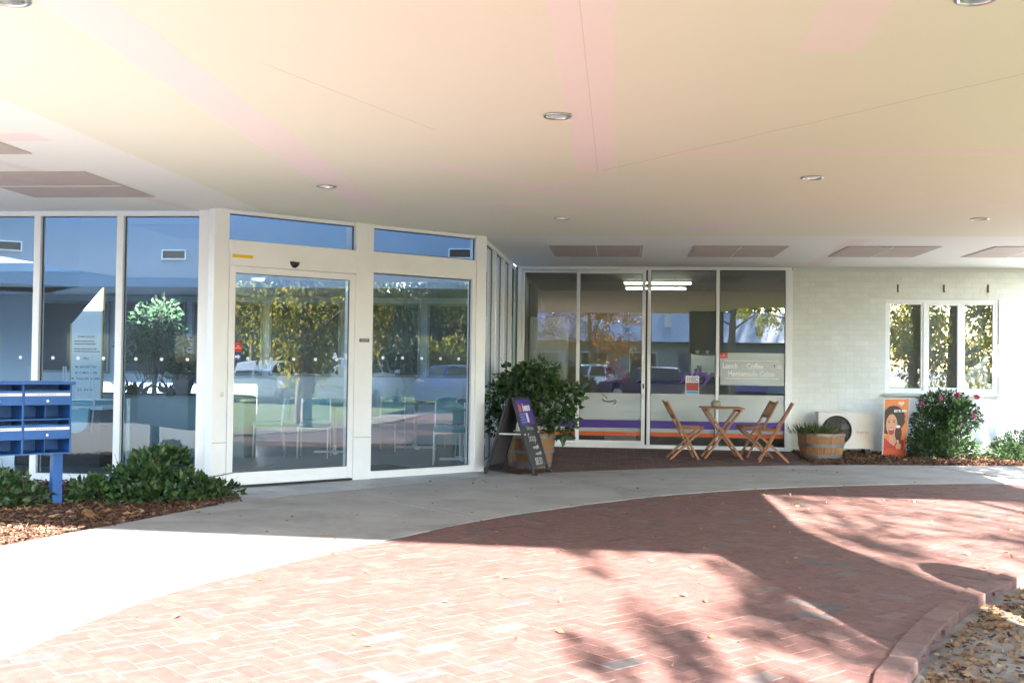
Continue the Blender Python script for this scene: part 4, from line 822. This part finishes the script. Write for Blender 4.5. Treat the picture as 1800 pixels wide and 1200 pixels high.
# ------------------------------------------------------------ shrubs
SH = [(.0, 0, .15, .42, .36, .2), (.12, .2, .30, .3, .3, .18), (.45, .1, .11, .36, .3, .14), (-.28, -.3, .1, .28, .24, .13), (.68, .25, .06, .26, .24, .09), (.22, -.25, .08, .42, .28, .1), (.2, .28, .40, .14, .14, .1)]
plant('trailing_shrub', 'sprawling dark glossy groundcover shrub at the path edge, left of the entrance', 'shrub', (-4.68, 10.2, 0), SH, 3300, .075, LEAF, .6, [([(0, 0, 0), (.1, .1, .3), (.3, .2, .55)], [.012, .008, .004]), ([(.4, 0, 0), (.6, .1, .2), (1.3, .2, .35)], [.01, .007, .003])], up_=.3)
plant('trailing_shrub', 'small dark glossy shrub at the foot of the blue letterbox post', 'shrub', (-5.75, 9.45, 0), [(0, 0, .1, .32, .26, .14), (.3, .1, .08, .25, .2, .1), (.1, .1, .2, .2, .2, .12)], 900, .075, LEAF, .6, up_=.3)
cml = plant('camellia_shrub', 'dark camellia shrub with pink flowers under the wall window', 'shrub', (4.98, 17.25, 0), [(0, 0, .8, .4, .36, .24), (-.15, -.05, .55, .36, .33, .25), (.2, -.05, .62, .34, .33, .26), (0, -.1, .2, .46, .33, .25), (-.3, -.1, .22, .3, .3, .22)], 7500, .055, LEAF, .5, [([(0, 0, 0), (.03, 0, .5), (-.1, 0, .9)], [.03, .02, .006]), ([(0, 0, 0), (.1, 0, .4), (.3, 0, .8)], [.025, .015, .005])], up_=.2)
for k, (x, y, z) in enumerate(((-.12, -.3, .93), (.12, -.28, .98), (.42, -.22, .95), (.33, -.36, .66), (-.4, -.25, .84))):
    D = unit(RNG.normal(size=(22, 3))+np.array([0, -.6, .2])); obj('flower', leaf_mesh('flower', D*.006, D, .042, .9), PETAL, cml, (x, y, z))
plant('low_shrub', 'low grey green shrub at the right end of the wall bed', 'shrub', (6.15, 17.1, 0), [(0, 0, .2, .5, .35, .25), (.4, .1, .3, .45, .35, .28), (-.35, -.1, .12, .3, .25, .16), (.9, 0, .35, .5, .4, .35)], 6500, .06, LEAF, .3, up_=.4)
plant('low_shrub', 'low spreading shrub between the camellia and the advert stand', 'shrub', (4.75, 16.95, 0), [(0, 0, .16, .34, .22, .18), (.35, 0, .13, .35, .2, .16)], 1500, .055, LEAF, .3, up_=.4)

lbn = thing('shadow_drum', 'unseen domed drum on the tree island, added to cast a rounded shadow', 'bin', (2.76, 5.78, -.05)); MB().lathe([(.22, 0), (.24, .05), (.24, .72), (.22, .74)], 28).build('drum', DARKMET, lbn, smooth=False); MB().lathe([(.25, .72), (.25, .78), (.225, .88), (.15, .97), (.0, 1.02)], 28, capt=False).build('domed_lid', DARKMET, lbn, smooth=True)  # out of view; added to cast a rounded shadow of unknown cause
# ------------------------------------------------------------ fallen leaves
def litter(name, poly_pts, n, size, zf, parent=None):
    P = []
    for x, y in poly_pts(n): P.append((x, y, zf))
    P = np.array(P); A = np.c_[RNG.normal(size=(len(P), 2)), RNG.normal(size=len(P))*.22]; me = leaf_mesh(name, P, A, size, .5, .12, RNG.uniform(.35, 1, len(P))); o = obj(name, me, DRYLEAF, kind='stuff'); o['label'] = 'dry fallen leaves scattered on the ground'; return o
def near_kerb(n):
    out = []; kk = [Vector(p) for p in KERB if 3.8 < p[1] < 9.5]
    while len(out) < n:
        i = random.randrange(len(kk)-1); a = kk[i]; d = (kk[i+1]-a).normalized(); nr = Vector((d.y, -d.x)); p = a+d*random.random()*.3+nr*(.17+abs(random.gauss(0, .22))*(1 if random.random() < .8 else 3)); out.append((p.x, p.y))
    return out
dbr = obj('leaf_litter_debris', chip_mesh('leaf_litter_debris', np.array([(x, y, RNG.uniform(-.052, -.04)) for x, y in near_kerb(700)]), .03, .5), CHIP, kind='stuff')
litter('fallen_leaves', near_kerb, 800, .05, -.042)
litter('fallen_leaves', lambda n: [(p[0], p[1]) for p in [(random.uniform(-4, 6), random.uniform(5, 15.5)) for _ in range(n*3)] if inside(p, drive_poly) or inside(p, [tuple(q) for q in POUT]+[tuple(q) for q in reversed(PIN)])][:n], 230, .045, .012)
litter('fallen_leaves', lambda n: [(random.gauss(-4.75, .35), random.gauss(9.15, .22)) for _ in range(n)], 70, .09, .03)
litter('fallen_leaves', lambda n: [(random.uniform(2.9, 7), random.uniform(16.2, 16.9)) for _ in range(n)], 160, .06, .035)

# ------------------------------------------------------------ trees, cars and buildings around the driveway (seen in the glass, and shading the bricks)
def tree(label, loc, ht, spread, n, leafmat, trunk_r=.17, fork=2.2, size=.12, droop=.6, name='birch_tree', nl=11, cb=.35, lo=.3):
    t = thing(name, label, 'tree', loc); mb = MB(); tips = []
    lean = [random.uniform(-.25, .25), random.uniform(-.25, .25)]
    tp = [(0, 0, -.15), (0, 0, .05), (lean[0]*.3, lean[1]*.3, ht*.35), (lean[0], lean[1], ht*.7), (lean[0]*1.3, lean[1]*1.3, ht*.97)]
    mb.tube(tp, [trunk_r*1.7, trunk_r*1.15, trunk_r*.8, trunk_r*.4, .015], 12); blobs = []
    for k in range(nl):
        f = lo+(.95-lo)*k/(nl-1); z = ht*f; a = k*2.4+random.uniform(-.4, .4); ln = spread*(1.05-.55*abs(f-.5)*1.6)*random.uniform(.7, 1.1); zz = z+ln*random.uniform(.15, .5)
        p0 = Vector((lean[0]*f, lean[1]*f, z)); p2 = Vector((cos(a)*ln, sin(a)*ln, zz)); p1 = p0.lerp(p2, .5)+Vector((0, 0, .25))
        mb.tube([p0, p1, p2], [trunk_r*.38*(1.1-f), trunk_r*.22*(1.1-f), .008], 6)
        for q in (.45, .7, .9, 1.05):
            c_ = p0.lerp(p2, q)+Vector((random.gauss(0, .25), random.gauss(0, .25), random.gauss(0, .15)-droop*.4*q)); r_ = cb*random.uniform(.7, 1.3)*spread/2.2; blobs.append((*c_, r_, r_, r_*(1+droop)))
    mb.build('trunk', BARK, t, smooth=True); P, D = cloud(blobs, n, .5); A = D*.6+RNG.normal(size=D.shape)*.5-np.array([0, 0, droop]); obj('crown', leaf_mesh('crown', P, A, size, .65), leafmat, t); return t
G = 'trees around the driveway'
for lab, loc, ht, sp, n, lm, kw in (
    ('birch tree mirrored in the wall window, left of its two trunks', (7.1, 8.75, -.06), 7.0, 2.5, 9500, LEAF_BIRCH, dict(trunk_r=.11, lo=.2, nl=14, droop=.9)),
    ('birch tree mirrored in the wall window, right of its two trunks', (8.15, 8.3, -.06), 7.6, 2.6, 9500, LEAF_BIRCH, dict(trunk_r=.12, lo=.2, nl=14, droop=.9)),
    ('yellowing tree whose shade falls on the bricks, nearer the pier', (4.1, -4.9, -.06), 6.8, 1.9, 6500, LEAF_BIRCH, dict(lo=.4, cb=.16, nl=24, size=.09)),
    ('yellowing tree shading the driveway further to the right', (6.7, -1.6, -.06), 7.2, 3.1, 6000, LEAF_BIRCH, dict(cb=.16, nl=26, size=.09)),
    ('red and gold autumn tree mirrored in the cafe sliding door', (-1.2, -13, -.1), 5.4, 2.3, 8000, LEAF_RED, dict(cb=.5, droop=.1)),
    ('dark tree beyond the car park mirrored behind the van', (25, 6, -.1), 9, 3.8, 7000, LEAF_EUC, dict(size=.2, cb=.5)),
    ('golden tree beyond the car park mirrored in the fixed entrance pane', (24, 11.5, -.1), 8, 3.4, 8000, LEAF_BIRCH, dict(size=.18, cb=.5)),
    ('green tree mirrored at the right of the fixed entrance pane', (27, 16, -.1), 9, 4, 8000, LEAF_EUC, dict(size=.2, cb=.55)),
    ('golden tree mirrored at the left of the sliding door', (26, 1, -.1), 8.5, 3.6, 7000, LEAF_BIRCH, dict(size=.18, cb=.5)),
    ('dark tree behind the low building across the drive', (3, -36, -.1), 11, 5, 6000, LEAF_EUC, dict(size=.3, cb=.55)),
    ('tall dark tree behind the right end of the low building', (9, -36, -.1), 12, 5, 6000, LEAF_EUC, dict(size=.3, cb=.55)),
    ('tall dark tree behind the left end of the low building', (-10, -35, -.1), 12, 5, 6000, LEAF_EUC, dict(size=.3, cb=.55))):
    o = tree(lab, loc, ht, sp, n, lm, **kw); o['group'] = G
for i, (x, y, ln, along, hh, lm) in enumerate(((33, 2, 16, 'y', 2.6, LEAF_EUC), (33, 18, 16, 'y', 3.0, LEAF_BIRCH), (30, -50, 50, 'x', 3.4, LEAF_EUC))):
    nb = 9; bl_ = [((k-4)*ln/8 if along == 'x' else random.gauss(0, .3), (k-4)*ln/8 if along == 'y' else random.gauss(0, .3), hh*.95, ln/11 if along == 'x' else 1.3, ln/11 if along == 'y' else 1.3, hh*random.uniform(.9, 1.15)) for k in range(nb)]
    plant('tall_hedge', ['tall dark hedge beyond the parked van', 'tall golden green hedge beyond the far lawn', 'tall dark hedge far beyond the back lawn'][i], 'hedge', (x, y, -.12), bl_, 26000, .17, lm, .7, group='tall hedges around the site')
for i, (x, y, l) in enumerate(((29, 4, 5), (30, 10, 6), (31, 17, 7))):
    plant('hedge', ['clipped dark hedge beyond the parked van', 'golden green hedge beyond the lawn', 'green hedge at the far side of the lawn'][i], 'hedge', (x, y, -.1), [(0, (k-2)*l/4, 1.2, 1., l/5, 1.3) for k in range(5)], 6000, .2, [LEAF_EUC, LEAF_BIRCH, LEAF_EUC][i], .7, group='hedges beyond the car park')
mb = MB(); bl_ = []
for k in range(17):
    a = radians(-42+k*4.9); R_ = 60+random.uniform(-4, 4); hh = random.uniform(3.4, 5.2); bl_.append((5+R_*cos(a), 5+R_*sin(a), hh-.6, 4.2, 4.2, hh))
    o_ = len(mb.v); mb.lathe([(.1, -hh*.9)]+[(3.6*cos(t_)*random.uniform(.9, 1.08), hh*.9*sin(t_)) for t_ in (-.8, -.4, 0, .4, .8, 1.15)]+[(.1, hh*.92)], 10, bl_[-1][:3])
P, D = cloud(bl_, 18000, .2); fwd = obj('sky_screen_foliage', leaf_mesh('sky_screen_foliage', P, D+RNG.normal(size=D.shape)*.6, .55, .8), LEAF_BIRCH, kind='stuff'); mb.build('sky_screen_core', mat('sky_screen_green', (.06, .08, .02), .9, var=.5, scale=.5), fwd, kind='stuff')  # foliage backdrop added to block bright sky in the reflections
# cars
CW = mat('car_glass', (.02, .025, .03), .05, spec=.8); TYRE = mat('tyre', (.015, .015, .015), .8); LAMP_R = mat('tail_lamp', (.4, .01, .01), .2); LAMP_W = mat('head_lamp', (.7, .7, .7), .1); PLATE = mat('plate', (.7, .7, .6), .5)
PROF = {'sedan': ([(-2.3, .55, .75, .75), (-2.2, .3, .92, .92), (-1.55, .25, 1.0, 1.02), (-.95, .25, .98, 1.40), (.1, .25, .96, 1.45), (.55, .25, .95, 1.38), (1.2, .25, .93, .97), (2.1, .28, .78, .80), (2.3, .45, .6, .62)]),
        'hatch': ([(-2.0, .5, .85, .9), (-1.92, .3, .98, 1.2), (-1.6, .25, 1.0, 1.45), (-.6, .25, .98, 1.52), (.3, .25, .96, 1.46), (1.05, .25, .95, .99), (1.85, .28, .78, .82), (2.0, .45, .6, .64)]),
        'wagon': ([(-2.35, .5, .95, 1.0), (-2.3, .35, 1.12, 1.6), (-2.1, .32, 1.12, 1.78), (-.6, .32, 1.12, 1.82), (.35, .32, 1.1, 1.76), (.95, .32, 1.08, 1.14), (2.1, .36, .95, .98), (2.3, .5, .75, .78)])}
def car(kind, label, loc, rz, colr, spare=False):
    t = thing('parked_car', label, 'car', loc, rz, 'cars parked across the drive'); st = PROF[kind]; v = []; hw = .88 if kind != 'wagon' else .92
    paint = mat('car_paint_%d%d%d' % tuple(int(c_*99) for c_ in colr), colr, .22, .3, spec=.7)
    for x, zl, zb, zr in st:
        e = .93 if abs(x) > 1.9 else 1; g_ = .72 if zr-zb > .2 else .9
        v += [(x, -hw*e*.94, zl), (x, -hw*e, (zl+zb)/2), (x, -hw*e*.97, zb), (x, -hw*g_*e, zr-.03), (x, 0, zr), (x, hw*g_*e, zr-.03), (x, hw*e*.97, zb), (x, hw*e, (zl+zb)/2), (x, hw*e*.94, zl)]
    f = []; n = len(st); wq = []
    for i in range(n-1):
        for q in range(8):
            a = (i*9+q, i*9+q+1, i*9+10+q, i*9+9+q); f.append(a)
            if q in (2, 5) and (st[i][3]-st[i][2] > .2 or st[i+1][3]-st[i+1][2] > .2): wq.append((a, 1))
            elif q in (3, 4) and ((st[i][3]-st[i][2] > .2) != (st[i+1][3]-st[i+1][2] > .2)): wq.append((a, 1))
        f.append((i*9+8, i*9, i*9+9, i*9+17))
    f += [tuple(range(8, -1, -1)), tuple(range((n-1)*9, n*9))]
    body = MB().add(v, f); o = body.build('body', paint, t); 
    bm = bmesh.new(); bm.from_mesh(o.data); bmesh.ops.recalc_face_normals(bm, faces=bm.faces); bm.to_mesh(o.data); bm.free()
    for a, _ in wq:
        pts = [Vector(v[k]) for k in a]; c_ = sum(pts, Vector())/4; nn = (pts[1]-pts[0]).cross(pts[3]-pts[0]); 
        if nn.length < 1e-5: nn = (pts[2]-pts[1]).cross(pts[3]-pts[1])
        nn.normalize(); 
        if nn.dot(c_-Vector((c_.x*.9, 0, .9))) < 0: nn = -nn
        q = [c_+(p-c_)*.86+nn*.012 for p in pts]; MB().add(q, [(0, 1, 2, 3)]).build('window', CW, t)
    for sx in (-1.4, 1.38):
        for sy in (-1, 1):
            wl = MB().lathe([(.0, -.1), (.24, -.1), (.32, -.07), (.33, 0), (.32, .07), (.24, .1), (.0, .1)], 22).build('wheel', TYRE, t, loc=(sx, sy*(hw-.08), .33), rot=(pi/2, 0, 0), smooth=False)
            MB().lathe([(0, -.112), (.12, -.112), (.21, -.104), (.21, .104), (.12, .112), (0, .112)], 16).build('rim', ALU, wl)
    for s_ in (-1, 1):
        MB().box(-.02, .03, -.16, .16, -.07, .07).build('tail_light', LAMP_R, t, .01, loc=(st[1][0]-.02, s_*hw*.68, st[1][2]-.1)); MB().box(-.05, .02, -.17, .17, -.06, .06).build('headlight', LAMP_W, t, .01, loc=(st[-2][0]+.1, s_*hw*.62, st[-2][2]-.1))
        MB().box(-.06, .06, -.09, .09, -.06, .06).build('mirror', paint, t, .02, loc=(.75, s_*(hw+.08), st[4][2]+.08))
    box('bumper', (-.06, .08, -hw*.85, hw*.85, .35, .55), paint, t, .03, loc=(st[0][0], 0, 0)); box('number_plate', (-.01, .0, -.18, .18, .62, .73), PLATE, t, loc=(st[1][0]-.09, 0, 0))
    if spare: MB().lathe([(0, -.1), (.33, -.1), (.36, 0), (.33, .1), (0, .1)], 24).build('spare_wheel_cover', paint, t, loc=(st[0][0]-.1, .0, 1.05), rot=(0, pi/2, 0))
car('sedan', 'dark purple sedan mirrored in the middle cafe panes', (1.3, -9, -.17), pi, (.03, .012, .10)); car('hatch', 'white hatchback mirrored at the left of the sliding cafe door', (-1.2, -11.5, -.17), pi/2+.15, (.55, .57, .6))
car('hatch', 'silver car mirrored in the fixed left cafe panel', (-4.2, -12.3, -.17), pi/2, (.5, .52, .55)); car('sedan', 'blue sedan mirrored behind the purple one', (2.0, -13.2, -.17), pi/2+.1, (.05, .12, .3)); car('sedan', 'purple blue car mirrored by the poster on the cafe glass', (5.0, -12.6, -.17), pi/2-.2, (.045, .03, .22))
car('wagon', 'white four wheel drive with spare wheel mirrored in the entrance door', (19.5, 7.0, -.17), 0.05, (.6, .61, .62), True); car('hatch', 'silver hatchback mirrored at the left of the entrance door', (20.5, 3.6, -.17), .0, (.55, .57, .6)); car('sedan', 'dark blue car mirrored beside the white four wheel drive', (21, 9.9, -.17), .1, (.02, .05, .2)); car('sedan', 'dark maroon car mirrored in the fixed entrance pane', (23, 13.2, -.17), pi, (.10, .01, .02))
# low building across the drive
bb = thing('low_building', 'low grey building with blue grey metal roof across the drive', 'building', (2, -22, -.1)); GW = mat('grey_render', (.22, .24, .27), .7, var=.1); RF = mat('blue_metal_roof', (.20, .26, .36), .35, .2)
box('wall', (-16, 8, -7, 0, 0, 2.75), GW, bb); MB().add([(-17, .8, 2.65), (9, .8, 2.65), (9, -3.5, 4.4), (-17, -3.5, 4.4), (-17, -7.8, 2.65), (9, -7.8, 2.65)], [(0, 1, 2, 3), (3, 2, 5, 4), (0, 3, 4), (1, 5, 2)]).build('roof', RF, bb)
for k in range(9):
    x = -14.5+k*2.6
    if k % 4 == 2: d_ = box('door', (x, x+1.0, .0, .04, 0, 2.1), mat('door_navy', (.05, .06, .1), .5), bb); box('handle', (x+.85, x+.9, .041, .08, 1.0, 1.1), ALU, d_)
    else: w2 = box('window', (x, x+1.5, .0, .05, .9, 2.1), mat('white_win', (.6, .6, .6), .5), bb); box('pane', (x+.06, x+1.44, .051, .06, .96, 2.04), CW, w2)
for k in range(4): box('roof_vent', (-4+k*2.2, -3.6+k*2.2, -1.6, -1.2, 3.3, 4.1), mat('vent_cream', (.5, .5, .48), .5), bb)
bw = thing('added_dark_wing', 'dark building wing added on the left to darken the glass reflections', 'building', (-18, -12, -.1)); DB = mat('added_wing_brick', (.10, .075, .065), .85, var=.25, scale=5)  # unseen wing added so the left panes reflect something dark
box('wall', (-14, 11, -6, 0, 0, 4.3), DB, bw); box('roof', (-14.3, 11.3, -6.3, .4, 4.302, 4.6), RF, bw, .02)
for k in range(6): w2 = box('window', (-12+k*3.8, -10.4+k*3.8, .0, .05, 1.0, 2.3), mat('dark_win', (.08, .08, .08), .5), bw); box('pane', (-11.94+k*3.8, -10.46+k*3.8, .051, .06, 1.06, 2.24), CW, w2)
lwn = MB(); lwn.poly([(-20, -21, -.16), (30, -21, -.16), (30, -16.2, -.12), (-20, -16.2, -.12)]); struct(lwn.build('lawn', LAWN))
lwn = MB(); lwn.poly([(11.5, -70, -.1), (90, -70, -.1), (90, -15.9, -.11), (11.5, -15.9, -.11)]); struct(lwn.build('lawn', LAWN))
